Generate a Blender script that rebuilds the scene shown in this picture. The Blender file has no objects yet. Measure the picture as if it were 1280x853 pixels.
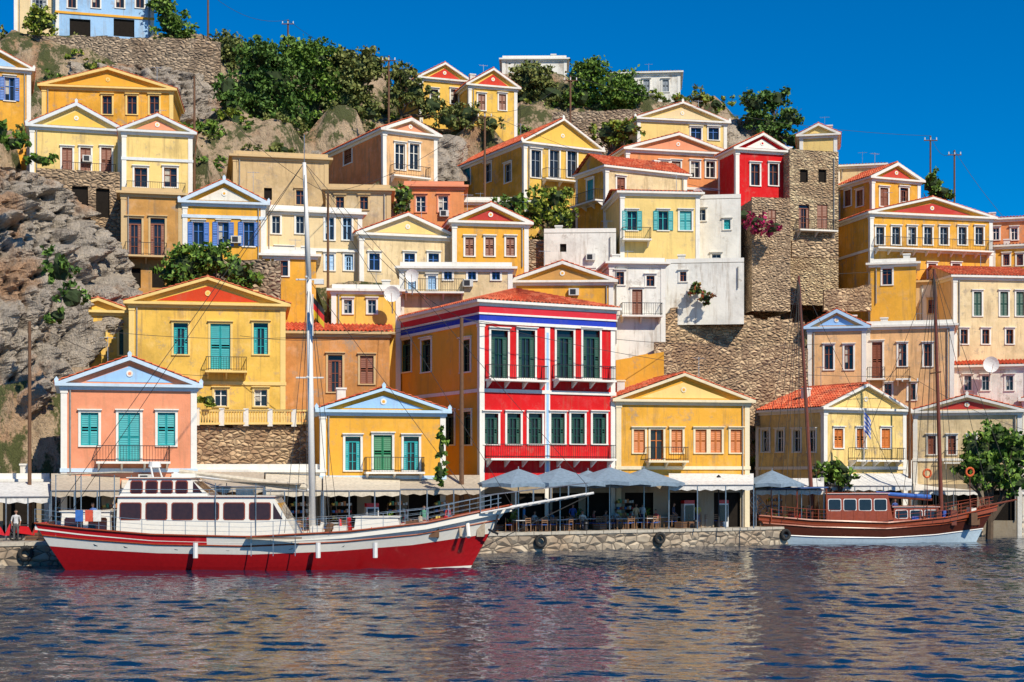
import bpy, math, random, numpy as np
from mathutils import Vector, noise, Matrix
random.seed(7); rng=np.random.default_rng(7)
F=1900.; CH=5.; HY=595.
sc=bpy.context.scene; col0=sc.collection
def P(px,py,D): return Vector(((px-640)*D/F,D,CH+(HY-py)*D/F))
# ---------------------------------------------------------------- materials
MC={}
def nm(name):
    m=bpy.data.materials.new(name); m.use_nodes=True; nt=m.node_tree; b=nt.nodes['Principled BSDF']; return m,nt,b
def N(nt,t,**k):
    n=nt.nodes.new(t)
    for a,v in k.items(): setattr(n,a,v)
    return n
def ramp(nt,fac,stops):
    r=nt.nodes.new('ShaderNodeValToRGB'); e=r.color_ramp.elements
    while len(e)<len(stops): e.new(.5)
    for i,(p,c) in enumerate(stops): e[i].position=p; e[i].color=(*c,1) if len(c)==3 else c
    nt.links.new(fac,r.inputs[0]); return r.outputs[0]
def pos(nt,scale=(1,1,1)):
    g=nt.nodes.new('ShaderNodeNewGeometry'); m=N(nt,'ShaderNodeMapping'); m.inputs['Scale'].default_value=scale
    nt.links.new(g.outputs['Position'],m.inputs['Vector']); return m.outputs[0]
def noi(nt,vec,s,d=4,r=.6):
    n=N(nt,'ShaderNodeTexNoise'); n.inputs['Scale'].default_value=s; n.inputs['Detail'].default_value=d; n.inputs['Roughness'].default_value=r
    nt.links.new(vec,n.inputs['Vector']); return n.outputs['Fac']
def mix(nt,a,b,fac,bt='MIX'):
    m=N(nt,'ShaderNodeMix',data_type='RGBA',blend_type=bt)
    for s,i in ((a,6),(b,7)):
        if hasattr(s,'links'): nt.links.new(s,m.inputs[i])
        else: m.inputs[i].default_value=(*s,1)
    if hasattr(fac,'links'): nt.links.new(fac,m.inputs[0])
    else: m.inputs[0].default_value=fac
    return m.outputs[2]
def bump(nt,b,h,st,dist=.05):
    n=N(nt,'ShaderNodeBump'); n.inputs['Strength'].default_value=st; n.inputs['Distance'].default_value=dist
    nt.links.new(h,n.inputs['Height']); nt.links.new(n.outputs[0],b.inputs['Normal'])
def plaster(c,worn=.6):
    k=('pl',c,worn)
    if k in MC: return MC[k]
    m,nt,b=nm('painted_plaster'); p=pos(nt)
    dk=tuple(x*.55 for x in c); lt=tuple(min(.85,x*.9+.10) for x in c)
    c1=mix(nt,c,dk,ramp(nt,noi(nt,p,.35,5,.7),[(.45,(0,0,0)),(.75,(worn,)*3)]))
    c2=mix(nt,c1,lt,ramp(nt,noi(nt,p,1.1,4,.7),[(.52,(0,0,0)),(.72,(worn*.8,)*3)]))
    st=noi(nt,pos(nt,(2.5,2.5,.22)),1,4,.7)
    g=(.27,.18,.10)
    c3=mix(nt,c2,g,ramp(nt,st,[(.52,(0,0,0)),(.8,(worn,)*3)]))
    c3=mix(nt,c3,tuple(x*.7+.14 for x in g),ramp(nt,noi(nt,p,.8,5,.75),[(.60-.04*worn,(0,0,0)),(.69,(worn*.85,)*3)]))
    nt.links.new(c3,b.inputs['Base Color']); b.inputs['Roughness'].default_value=.92
    b.inputs['Specular IOR Level'].default_value=.2
    bump(nt,b,noi(nt,p,2.5,3,.7),.5,.05); MC[k]=m; return m
def paint(c,rough=.5,var=.25):
    k=('pa',c,rough,var)
    if k in MC: return MC[k]
    m,nt,b=nm('paint'); p=pos(nt)
    c1=mix(nt,c,tuple(x*.5 for x in c),ramp(nt,noi(nt,p,2.2,3,.7),[(.4,(0,0,0)),(.8,(var*2,)*3)]))
    nt.links.new(c1,b.inputs['Base Color']); b.inputs['Roughness'].default_value=rough; MC[k]=m; return m
def stone(c1=(.42,.33,.22),c2=(.24,.2,.15),s=2.2,key='a'):
    k=('st',c1,c2,s)
    if k in MC: return MC[k]
    m,nt,b=nm('rubble_stone'); p=pos(nt,(1,1,1.7))
    v=N(nt,'ShaderNodeTexVoronoi'); v.inputs['Scale'].default_value=s; nt.links.new(p,v.inputs['Vector'])
    e=N(nt,'ShaderNodeTexVoronoi',feature='DISTANCE_TO_EDGE'); e.inputs['Scale'].default_value=s; nt.links.new(p,e.inputs['Vector'])
    sp=N(nt,'ShaderNodeSeparateColor'); nt.links.new(v.outputs['Color'],sp.inputs[0])
    cc=ramp(nt,sp.outputs[0],[(0,c2),(.5,c1),(1,tuple(min(.7,x*1.3) for x in c1))])
    cc=mix(nt,cc,(.40,.22,.10),ramp(nt,noi(nt,pos(nt),.25,5),[(.50,(0,0,0)),(.66,(.55,)*3)]))
    cc=mix(nt,cc,c2,ramp(nt,noi(nt,pos(nt),.5,5),[(.47,(0,0,0)),(.65,(.85,)*3)]))
    cc=mix(nt,tuple(x*.4 for x in c2),cc,ramp(nt,e.outputs[0],[(0,(0,0,0)),(.07,(1,1,1))]))
    nt.links.new(cc,b.inputs['Base Color']); b.inputs['Roughness'].default_value=.95
    bump(nt,b,e.outputs[0],1,.4); MC[k]=m; return m
def tile():
    if 'tile' in MC: return MC['tile']
    m,nt,b=nm('terracotta_tile')
    p=pos(nt)
    v=N(nt,'ShaderNodeTexVoronoi'); v.inputs['Scale'].default_value=3; nt.links.new(p,v.inputs['Vector'])
    sp=N(nt,'ShaderNodeSeparateColor'); nt.links.new(v.outputs['Color'],sp.inputs[0])
    cc=ramp(nt,sp.outputs[0],[(0,(.40,.06,.02)),(.5,(.62,.10,.035)),(1,(.72,.22,.10))])
    cc=mix(nt,cc,(.2,.08,.05),ramp(nt,noi(nt,p,.6,5),[(.5,(0,0,0)),(.75,(.6,)*3)]))
    nt.links.new(cc,b.inputs['Base Color']); b.inputs['Roughness'].default_value=.85
    MC['tile']=m; return m
def simple(name,c,rough=.5,metal=0,spec=.5,var=.7):
    k=('s',name,c)
    if k in MC: return MC[k]
    m,nt,b=nm(name); p=pos(nt)
    c1=mix(nt,c,tuple(x*var for x in c),ramp(nt,noi(nt,p,5,2),[(.4,(0,0,0)),(.7,(.8,)*3)]))
    nt.links.new(c1,b.inputs['Base Color']); b.inputs['Roughness'].default_value=rough; b.inputs['Metallic'].default_value=metal
    b.inputs['Specular IOR Level'].default_value=spec; MC[k]=m; return m
def rockmat(c1=(.44,.375,.30),c2=(.14,.11,.09),c3=(.48,.24,.10),veg=0.,s=.6,point=True):
    m,nt,b=nm('rock'); p=pos(nt,(1,1,.6))
    n1=noi(nt,p,s,9,.8); cc=ramp(nt,n1,[(.36,c2),(.47,c1),(.66,tuple(x*1.4 for x in c1))])
    cc=mix(nt,cc,c3,ramp(nt,noi(nt,pos(nt,(1,1,.35)),.22,5),[(.52,(0,0,0)),(.62,(.65,)*3)]))
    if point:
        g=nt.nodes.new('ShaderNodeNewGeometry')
        cc=mix(nt,(.06,.045,.035),cc,ramp(nt,g.outputs['Pointiness'],[(.40,(0,0,0)),(.49,(1,1,1))]))  # shade in the crevices is painted into the rock colour
    if veg: cc=mix(nt,cc,(.09,.10,.03),ramp(nt,noi(nt,p,.35,6,.75),[(.54-veg*.1,(0,0,0)),(.60-veg*.1,(1,1,1))]))
    nt.links.new(cc,b.inputs['Base Color']); b.inputs['Roughness'].default_value=.95
    bump(nt,b,noi(nt,p,1.4,5,.8),1,.8); return m
def leafmat(a,bq,c):
    k=('leaf',a,bq,c)
    if k in MC: return MC[k]
    m,nt,b=nm('foliage'); g=nt.nodes.new('ShaderNodeNewGeometry')
    r1=ramp(nt,g.outputs['Random Per Island'],[(0,a),(.5,bq),(1,c)])
    r2=mix(nt,r1,tuple(x*1.3 for x in a),ramp(nt,noi(nt,pos(nt),.9,2),[(.50,(0,0,0)),(.64,(.55,)*3)]))
    nt.links.new(r2,b.inputs['Base Color']); b.inputs['Roughness'].default_value=.6; b.inputs['Specular IOR Level'].default_value=.25
    MC[k]=m; return m
GLASS=simple('window_glass',(.018,.022,.028),.1); DARK=simple('painted_interior_shade',(.02,.016,.013),.9,0,.1)  # DARK: shade of unlit interiors painted as a near-black colour
IRON=simple('wrought_iron',(.035,.035,.04),.5,.5); WOOD=simple('weathered_wood',(.16,.08,.04),.8)
CONC=simple('concrete',(.42,.39,.33),.9); CURT=simple('curtain',(.5,.47,.4),.9)
STEEL=simple('steel',(.5,.5,.5),.35,.8); CABLE=simple('cable',(.03,.03,.03),.7)
Y=(.82,.51,.10);YL=(.83,.60,.22);OR=(.80,.40,.05);OC=(.58,.30,.09);CR=(.78,.60,.34);BE=(.62,.44,.23);SAL=(.76,.29,.11);PK=(.80,.31,.17);PE=(.80,.47,.22);PG=(.62,.64,.60)
RED=(.62,.012,.015);WH=(.81,.78,.71);LB=(.34,.55,.80);TQ=(.01,.36,.38);BR=(.24,.07,.03);GN=(.008,.075,.05);OS=(.62,.18,.03);BS=(.04,.16,.50);GY=(.30,.34,.38);NAVY=(.02,.05,.45);TW=(.80,.68,.46)
# ---------------------------------------------------------------- builder
class G:
    def __init__(s,name,o=(0,0,0),yaw=0):
        s.e=bpy.data.objects.new(name,None); s.e.empty_display_size=.5; col0.objects.link(s.e); s.e.location=o; s.e.rotation_euler=(0,0,yaw); s.p={}
    def f(s,part,mat,pts):
        v,fs,_=s.p.setdefault((part,mat.name),([],[],mat)); n=len(v); v.extend([tuple(p) for p in pts]); fs.append(tuple(range(n,n+len(pts))))
    def raw(s,part,mat,vs,faces):
        v,fs,_=s.p.setdefault((part,mat.name),([],[],mat)); n=len(v); v.extend([tuple(p) for p in vs]); fs.extend([tuple(i+n for i in f) for f in faces])
    def box(s,part,mat,x0,x1,y0,y1,z0,z1):
        s.raw(part,mat,[(x0,y0,z0),(x1,y0,z0),(x1,y1,z0),(x0,y1,z0),(x0,y0,z1),(x1,y0,z1),(x1,y1,z1),(x0,y1,z1)],
          [(0,3,2,1),(4,5,6,7),(0,1,5,4),(1,2,6,5),(2,3,7,6),(3,0,4,7)])
    def tube(s,part,mat,a,b,r0,r1=None,n=6):
        a=Vector(a);b=Vector(b); r1=r0 if r1 is None else r1; d=(b-a)
        if d.length<1e-5: return
        d.normalize(); u=d.orthogonal().normalized(); w=d.cross(u); vs=[]
        for c,r in((a,r0),(b,r1)):
            for i in range(n):
                t=2*math.pi*i/n; vs.append(c+u*math.cos(t)*r+w*math.sin(t)*r)
        s.raw(part,mat,vs,[(i,(i+1)%n,n+(i+1)%n,n+i) for i in range(n)]+[tuple(range(n))[::-1],tuple(range(n,2*n))])
    def prism(s,part,mat,pts,off):
        off=Vector(off); a=[Vector(p) for p in pts]; b=[p+off for p in a]; n=len(a)
        s.raw(part,mat,a+b,[tuple(range(n)),tuple(range(n,2*n))[::-1]]+[(i,n+i,n+(i+1)%n,(i+1)%n) for i in range(n)])
    def tiles(s,part,P0,P1,P2,P3,per=.3):
        P0,P1,P2,P3=[Vector(p) for p in(P0,P1,P2,P3)]; L=(P1-P0).length; n=max(2,int(L/per)); nr=(P1-P0).cross(P3-P0).normalized()
        if nr.z<0: nr=-nr
        vs=[];K=4*n; R=max(1,int((P3-P0).length/.45))
        for j in range(R):
            for q in (0,1):
                for i in range(K+1):
                    t=i/K; vv=(j+q)/R; a=P0.lerp(P1,t); b=P3.lerp(P2,t)
                    vs.append(a.lerp(b,vv)+nr*(.06*math.sin(t*n*2*math.pi)+(.06 if q==0 else 0)))
        fs=[(j*(K+1)+i,j*(K+1)+i+1,(j+1)*(K+1)+i+1,(j+1)*(K+1)+i) for j in range(2*R-1) for i in range(K)]
        s.raw(part,tile(),vs,fs)
    def done(s,smooth=()):
        for (part,_),(v,fs,m) in s.p.items():
            me=bpy.data.meshes.new(part); me.from_pydata(v,[],fs); me.materials.append(m)
            if part in smooth: me.polygons.foreach_set('use_smooth',[True]*len(me.polygons))
            o=bpy.data.objects.new(part,me); col0.objects.link(o); o.parent=s.e
        return s.e
CTRL=[]; FOOT=[]
def house(name,L,R,base,eave,D,yaw=None,side='l',S=None,depth=8,col=Y,trim=WH,apex=None,tym=None,roof='gable',wins=(),swins=(),scol=None,found=6,balcs=(),bands=(),pil=True,shop=False,corn=True,corncol=None,stonew=None,worn=None,frieze=(),midpil=(),rk=None,extras=True,gf=None):
    p0=(L-640)/F;p1=(R-640)/F
    if yaw is None: yaw=math.degrees(math.atan(-(p0+p1)/2))
    a=math.radians(yaw); ca,sa=math.cos(a),math.sin(a)
    Cx,Cy=p0*D,D; W=(p1*Cy-Cx)/(ca-p1*sa)
    ox,oy=(Cx,Cy) if side=='l' else (Cx+W*ca,Cy+W*sa)
    if S is not None:
        ps=(S-640)/F; depth=(ox-ps*oy)/(ps*ca+sa)
        depth=max(4,min(22,depth))
    zb=CH+(HY-base)*D/F; ze=CH+(HY-eave)*D/F
    Dm=Cy+W/2*sa; za=CH+(HY-apex)*Dm/F if apex else ze+1.5
    if worn is None: worn=random.choice([.5,.7,.85,1.]) if D>104 else .6
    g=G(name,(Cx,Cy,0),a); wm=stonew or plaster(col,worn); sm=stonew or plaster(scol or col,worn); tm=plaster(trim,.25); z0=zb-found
    cm=plaster(corncol,.25) if corncol else tm
    def tr(face):
        if face=='f': return lambda u,n,z:(u,-n,z)
        if face=='l': return lambda u,n,z:(-n,u,z)
        return lambda u,n,z:(W+n,u,z)
    def fb(face,part,mat,u0,u1,n0,n1,z0,z1):
        T=tr(face); A=T(u0,n0,z0);B=T(u1,n1,z1)
        g.box(part,mat,min(A[0],B[0]),max(A[0],B[0]),min(A[1],B[1]),max(A[1],B[1]),z0,z1)
    def cv(face,px,py):
        p=(px-640)/F
        if face=='f': o=(Cx,Cy);d=(ca,sa)
        elif face=='l': o=(Cx,Cy);d=(-sa,ca)
        else: o=(Cx+W*ca,Cy+W*sa);d=(-sa,ca)
        u=(p*o[1]-o[0])/(d[0]-p*d[1]); return u,CH+(HY-py)*(o[1]+u*d[1])/F
    def wall(face,U,zt,ops,mat):
        T=tr(face); us=sorted({0,U}|{o[0] for o in ops}|{o[1] for o in ops}); zs=sorted({z0,zt}|{o[2] for o in ops}|{o[3] for o in ops})
        if gf: zs=sorted(set(zs)|{gf[0]})
        for i in range(len(us)-1):
            for j in range(len(zs)-1):
                uc=(us[i]+us[i+1])/2;zc=(zs[j]+zs[j+1])/2
                if any(o[0]<uc<o[1] and o[2]<zc<o[3] for o in ops): continue
                mm=plaster(gf[1],.8) if gf and zc<gf[0] else mat
                g.f('walls',mm,[T(us[i],0,zs[j]),T(us[i+1],0,zs[j]),T(us[i+1],0,zs[j+1]),T(us[i],0,zs[j+1])])
        for o in ops:
            u0,u1,a0,a1=o[:4]; r=-.28
            for q in ([(u0,0,a0),(u0,r,a0),(u0,r,a1),(u0,0,a1)],[(u1,0,a0),(u1,r,a0),(u1,r,a1),(u1,0,a1)],[(u0,0,a0),(u1,0,a0),(u1,r,a0),(u0,r,a0)],[(u0,0,a1),(u1,0,a1),(u1,r,a1),(u0,r,a1)]):
                g.f('window_reveals',mat if o[4]!='k' else DARK,[T(*p) for p in q])  # shop opening reveals are coloured near-black, painting in their shade
    def leaf(face,u0,u1,a0,a1,n0,m):
        w=.06; fb(face,'shutters',m,u0,u0+w,n0,n0+.05,a0,a1); fb(face,'shutters',m,u1-w,u1,n0,n0+.05,a0,a1)
        fb(face,'shutters',m,u0+w,u1-w,n0,n0+.048,a0,a0+w*1.3); fb(face,'shutters',m,u0+w,u1-w,n0,n0+.048,a1-w,a1)
        mz=(a0+a1)/2; fb(face,'shutters',m,u0+w,u1-w,n0,n0+.048,mz-w*.6,mz+w*.6)
        T=tr(face); k=max(4,int((a1-a0)/.14))
        for i in range(k):
            zc=a0+w*1.3+(i)*(a1-a0-w*2.4)/k; hh=(a1-a0-w*2.4)/k
            if abs(zc+hh/2-mz)<.1: continue
            g.f('shutters',m,[T(u0+w,n0+.04,zc),T(u1-w,n0+.04,zc),T(u1-w,n0+.008,zc+hh),T(u0+w,n0+.008,zc+hh)])
    def dress(face,o):
        u0,u1,a0,a1,ty,c=o; m=paint(c); T=tr(face); h=a1-a0; w=u1-u0; um=(u0+u1)/2
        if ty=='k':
            g.f('shop_shade_sheet',DARK,[T(u0,-.28,a0),T(u1,-.28,a0),T(u1,-.28,a1),T(u0,-.28,a1)]); return  # flat near-black sheet paints the shade inside the shop
        cur=CURT if random.random()<.2 and ty in 'go' else GLASS
        if ty=='D': cur=DARK
        if ty=='s' and D>112 and random.random()<.25: ty='d'
        if ty in 'godD':
            g.f('window_glass',GLASS if cur is not DARK else DARK,[T(u0,-.22,a0),T(u1,-.22,a0),T(u1,-.22,a1),T(u0,-.22,a1)])  # open windows get a near-black sheet for the shade inside, not glass
            if cur is CURT: g.f('curtain',CURT,[T(u0+.05,-.21,a0+h*.3),T(um-.05,-.21,a0+h*.3),T(um-.05,-.21,a1-.05),T(u0+.05,-.21,a1-.05)])
        if ty in 'go':
            fm=paint(c)
            for q in((u0,u0+.06),(u1-.06,u1),(um-.04,um+.04)): fb(face,'window_frames',fm,q[0],q[1],-.2,-.14,a0,a1)
            for zz in (a0,a0+h*.62,a1-.06): fb(face,'window_frames',fm,u0+.06,um-.04,-.2,-.145,zz,zz+.05); fb(face,'window_frames',fm,um+.04,u1-.06,-.2,-.145,zz,zz+.05)
        if ty=='d':
            q=w*.27
            leaf(face,u0+.01,u0+q,a0,a1-h*.17,-.14,m); leaf(face,u1-q,u1-.01,a0,a1-h*.17,-.14,m)
            fb(face,'window_frames',m,u0,u1,-.2,-.1,a1-h*.17,a1-h*.14); fb(face,'window_frames',m,um-.03,um+.03,-.2,-.15,a0,a1-h*.17); fb(face,'window_frames',m,u0,u1,-.2,-.12,a1-.06,a1)
            for zz in(a0+h*.25,a0+h*.5): fb(face,'window_frames',m,u0+q,u1-q,-.2,-.16,zz,zz+.04)
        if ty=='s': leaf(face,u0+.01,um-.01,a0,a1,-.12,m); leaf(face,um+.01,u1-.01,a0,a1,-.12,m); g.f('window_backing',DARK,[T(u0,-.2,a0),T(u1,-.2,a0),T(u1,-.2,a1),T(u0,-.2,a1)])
        t=.15
        if ty=='o': leaf(face,u0-w*.5-.02,u0-.02,a0,a1,.03,m); leaf(face,u1+.02,u1+w*.5+.02,a0,a1,.03,m)
        elif ty!='D' and not stonew:
            fb(face,'window_trim',tm,u0-t,u0,0,.06,a0,a1);fb(face,'window_trim',tm,u1,u1+t,0,.06,a0,a1)
        if ty!='D' and not stonew:
            fb(face,'window_trim',tm,u0-t,u1+t,0,.07,a1,a1+t); fb(face,'window_trim',tm,u0-t-.06,u1+t+.06,0,.2,a1+t,a1+t+.07); fb(face,'window_trim',tm,u0-t,u1+t,0,.1,a0-.09,a0)
    def mk(face,lst,U):
        out=[]
        for w in lst:
            x0,y0,x1,y1,ty,c=w; ua,za_=cv(face,x0,y0); ub,zc=cv(face,x1,y1); um,zt=cv(face,(x0+x1)/2,y0);_,zq=cv(face,(x0+x1)/2,y1)
            u0,u1=min(ua,ub),max(ua,ub)
            u0=max(.12,u0);u1=min(U-.12,u1)
            if u1-u0<.25: continue
            out.append((u0,u1,zq,min(zt,ze-.25),ty,c))
        return out
    fo=mk('f',wins,W)
    if shop:
        k=max(1,int(W/2.5)); gf=(zb+3.0,(.34,.28,.20))  # darker ground-floor wall colour paints in the shade under the awnings
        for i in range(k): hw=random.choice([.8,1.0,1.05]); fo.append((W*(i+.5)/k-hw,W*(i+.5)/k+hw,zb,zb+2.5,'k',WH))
    so=mk(side,swins,depth)
    wall('f',W,ze,fo,wm)
    for o in fo: dress('f',o)
    other='r' if side=='l' else 'l'
    wall(side,depth,ze,so,sm)
    for o in so: dress(side,o)
    wall(other,depth,ze,[],wm)
    g.f('walls',wm,[(0,depth,z0),(W,depth,z0),(W,depth,ze),(0,depth,ze)])
    zp=ze-.35-(sum(q[1] for q in frieze) if frieze else 0)
    if pil and not stonew:
        for face,U,e0 in(('f',W,-.05),(side,depth,0)):
            fb(face,'pilasters',tm,e0,.32,0,.05,z0,zp); fb(face,'pilasters',tm,U-.32,U+(.05 if face=='f' else 0),0,.05,z0,zp)
            if zp-zb>3: fb(face,'pilaster_capitals',tm,e0-(.03 if face=='f' else 0),.37,0,.09,zp-.2,zp-.001)
    for px in midpil:
        u,_=cv('f',px,eave); fb('f','pilasters',tm,u-.2,u+.2,0,.055,z0,zp); fb('f','pilaster_panels',plaster(LB,.2),u-.09,u+.09,.055,.07,zb+3.4,zp-.4)
    zz_=ze-.35
    for c,hh,pr in frieze:
        for face,U in(('f',W),(side,depth)):
            x=pr if face=='f' else 0
            fb(face,'frieze_band',plaster(c,.2),-x,U+x,0,pr,zz_-hh,zz_-.001)
        zz_-=hh
    for by_ in bands:
        _,z=cv('f',L,by_)
        fb('f','string_course',cm,-.1,W+.1,0,.1,z-.12,z+.12); fb(side,'string_course',cm,0,depth,0,.1,z-.12,z+.12)
    if corn:
        for face,U in(('f',W),('l',depth),('r',depth)):
            x=.13 if face=='f' else 0; y=.4 if face=='f' else 0
            fb(face,'cornice',cm,-x,U+x,0,.13,ze-.35,ze-.13); fb(face,'cornice',cm,-y,U+y,0,.4,ze-.13,ze+.05)
    e=ze+.05; xa=W/2
    if roof=='gable':
        tmm=plaster(tym or col,.3); g.f('tympanum',plaster(col,.3),[(0,0,ze),(W,0,ze),(xa,0,za-.05)])
        g.f('gable_back',wm,[(0,depth,ze),(W,depth,ze),(xa,depth,za-.05)])
        ov=.42; sl=(za-e)/(xa+ov); t=rk or random.choice([.2,.24,.3]); cr_=cm
        g.prism('raking_cornice',cr_,[(-ov,0,e),(xa,0,za),(xa,0,za-t),(-ov+t/sl,0,e)],(0,-.38,0))
        g.prism('raking_cornice',cr_,[(W+ov,0,e),(xa,0,za),(xa,0,za-t),(W+ov-t/sl,0,e)],(0,-.38,0))
        g.prism('raking_fascia',plaster(col,.3),[(-ov+t/sl,-.0,e),(xa,0,za-t),(xa,0,za-t-.12),(-ov+(t+.12)/sl,0,e)],(0,-.12,0))
        g.prism('raking_fascia',plaster(col,.3),[(W+ov-t/sl,-.0,e),(xa,0,za-t),(xa,0,za-t-.12),(W+ov-(t+.12)/sl,0,e)],(0,-.12,0))
        if tym: 
            i=.15; g.f('tympanum_panel',tmm,[(W*i+.2,-.03,e+.12),(W*(1-i)-.2,-.03,e+.12),(xa,-.03,e+.12+(za-e)*(1-2*i)-.2)])
        if za-e>1.1: 
            vs=[(xa+.2*math.cos(q*math.pi/6),-.08,e+(za-e)*.38+.2*math.sin(q*math.pi/6)) for q in range(12)]
            g.prism('medallion',tm,vs,(0,.08,0)); g.prism('medallion',plaster(col,.3),[(xa+(v[0]-xa)*.5,-.09,e+(za-e)*.38+(v[2]-e-(za-e)*.38)*.5) for v in vs],(0,.02,0))
        g.tiles('roof',(-ov-.02,-.22,e+.03),(-ov-.02,depth+.2,e+.03),(xa,depth+.2,za+.05),(xa,-.22,za+.05))
        g.tiles('roof',(W+ov+.02,-.22,e+.03),(W+ov+.02,depth+.2,e+.03),(xa,depth+.2,za+.05),(xa,-.22,za+.05))
        g.tube('roof_ridge',tile(),(xa,-.22,za+.05),(xa,depth+.2,za+.05),.12)
        if W>6 and random.random()<.6:
            for q in(-.3,W+.3): g.prism('acroterion',cm,[(q-.1,-.25,e),(q+.1,-.25,e),(q+.13,-.25,e+.22),(q,-.25,e+.4),(q-.13,-.25,e+.22)],(0,.14,0))
            g.prism('acroterion',cm,[(xa-.1,-.25,za-.05),(xa+.1,-.25,za-.05),(xa+.13,-.25,za+.2),(xa,-.25,za+.36),(xa-.13,-.25,za+.2)],(0,.14,0))
    elif roof=='hip':
        h=za-e; q=min(W,depth)*.45; A=(-.3,-.3,e);B=(W+.3,-.3,e);C=(W+.3,depth+.3,e);Dd=(-.3,depth+.3,e)
        if W>=depth: r0=(q,depth/2,e+h);r1=(W-q,depth/2,e+h)
        else: r0=(W/2,q,e+h);r1=(W/2,depth-q,e+h)
        if W>=depth: g.tiles('roof',A,B,r1,r0);g.tiles('roof',Dd,C,r1,r0);g.tiles('roof',A,Dd,r0,r0);g.tiles('roof',B,C,r1,r1)
        else: g.tiles('roof',A,B,r0,r0);g.tiles('roof',Dd,C,r1,r1);g.tiles('roof',A,Dd,r1,r0);g.tiles('roof',B,C,r1,r0)
    elif roof=='side':
        h=za-e; g.tiles('roof',(-.3,-.3,e),(W+.3,-.3,e),(W+.3,depth/2,e+h),(-.3,depth/2,e+h)); g.tiles('roof',(-.3,depth+.3,e),(W+.3,depth+.3,e),(W+.3,depth/2,e+h),(-.3,depth/2,e+h))
        for x in(0,W): g.f('gable',sm,[(x,0,ze),(x,depth,ze),(x,depth/2,ze+h)])
    else:
        g.box('parapet',tm,0,W,.0,.2,e,e+.35) if not stonew else g.box('parapet',wm,0,W,0,.3,e-.05,e+.2)
        g.f('roof_deck',CONC,[(0,0,ze+.02),(W,0,ze+.02),(W,depth,ze+.02),(0,depth,ze+.02)])
    if extras and W>3:
        if random.random()<.45:
            cx=W*random.choice([.2,.8]); cy=depth*random.uniform(.3,.7); zt=(ze+(za-ze)*.4 if roof!='flat' else ze)+.9
            g.box('chimney',plaster(WH,.8),cx-.3,cx+.3,cy-.25,cy+.25,ze,zt); g.box('chimney_cap',tm,cx-.36,cx+.36,cy-.31,cy+.31,zt,zt+.12)
        if random.random()<.6:
            cx=W*random.uniform(.3,.9); cy=depth*.6; zt=(za if roof!='flat' else ze); g.tube('tv_antenna',STEEL,(cx,cy,zt-.5),(cx,cy,zt+1.7),.025,n=4); g.tube('tv_antenna',STEEL,(cx-.5,cy,zt+1.6),(cx+.5,cy,zt+1.6),.018,n=4)
            for q in(-.4,-.2,0,.2,.4): g.tube('tv_antenna',STEEL,(cx+q,cy-.25,zt+1.6),(cx+q,cy+.25,zt+1.6),.012,n=3)
        if random.random()<.7:
            u=random.choice([.5,W-.5]); g.tube('downpipe',simple('downpipe_grey',(.3,.29,.27),.6),(u,-.1,zb),(u,-.1,ze-.36),.05)
        if random.random()<.3 and W>5:
            u=W*.5+.9; g.box('air_conditioner',simple('ac_white',(.65,.64,.6),.5),u-.4,u+.4,-.38,-.08,zb+(ze-zb)*.35,zb+(ze-zb)*.35+.55); g.box('air_conditioner_grille',IRON,u-.3,u+.15,-.39,-.38,zb+(ze-zb)*.35+.06,zb+(ze-zb)*.35+.48)
    for b in balcs:
        face=b[3] if len(b)>3 else 'f'; ua,z=cv(face,b[0],b[2]); ub,_=cv(face,b[1],b[2]); u0,u1=min(ua,ub),max(ua,ub); pr=.95; T=tr(face)
        fb(face,'balcony_slab',tm,u0,u1,.001,pr,z-.14,z); k=max(2,int((u1-u0)/1.3)+1)
        for i in range(k):
            u=u0+.1+(u1-u0-.32)*i/(k-1); g.prism('balcony_brackets',tm,[T(u,.002,z-.14),T(u,pr*.8,z-.14),T(u,.002,z-.6)],Vector(T(u+.12,.002,z))-Vector(T(u,.002,z)))
        hh=.95
        def rail(A,B):
            A=Vector(A);B=Vector(B); up=Vector((0,0,hh)); g.tube('balcony_railing',IRON,A+up,B+up,.03,n=4); g.tube('balcony_railing',IRON,A+up*.12,B+up*.12,.02,n=4)
            k=max(1,int((B-A).length/.17))
            for i in range(k+1): q=A.lerp(B,i/k); g.tube('balcony_railing',IRON,q,q+up,.014,n=3)
        rail(T(u0+.05,pr-.05,z),T(u1-.05,pr-.05,z)); rail(T(u0+.05,.05,z),T(u0+.05,pr-.05,z)); rail(T(u1-.05,.05,z),T(u1-.05,pr-.05,z))
    g.done()
    R_=lambda u,v:(Cx+u*ca-v*sa,Cy+u*sa+v*ca)
    for u,v in((0,0),(W,0),(W/2,0),(0,depth),(W,depth)): x,y=R_(u,v); CTRL.append((x,y,zb-.2))
    FOOT.append((Cx,Cy,ca,sa,W,depth,zb))
def row(y0,y1,ty,c,w,*xs): return [(x-w/2,y0,x+w/2,y1,ty,c) for x in xs]
def gy(D): return HY+3.7*F/D      # street level
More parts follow.
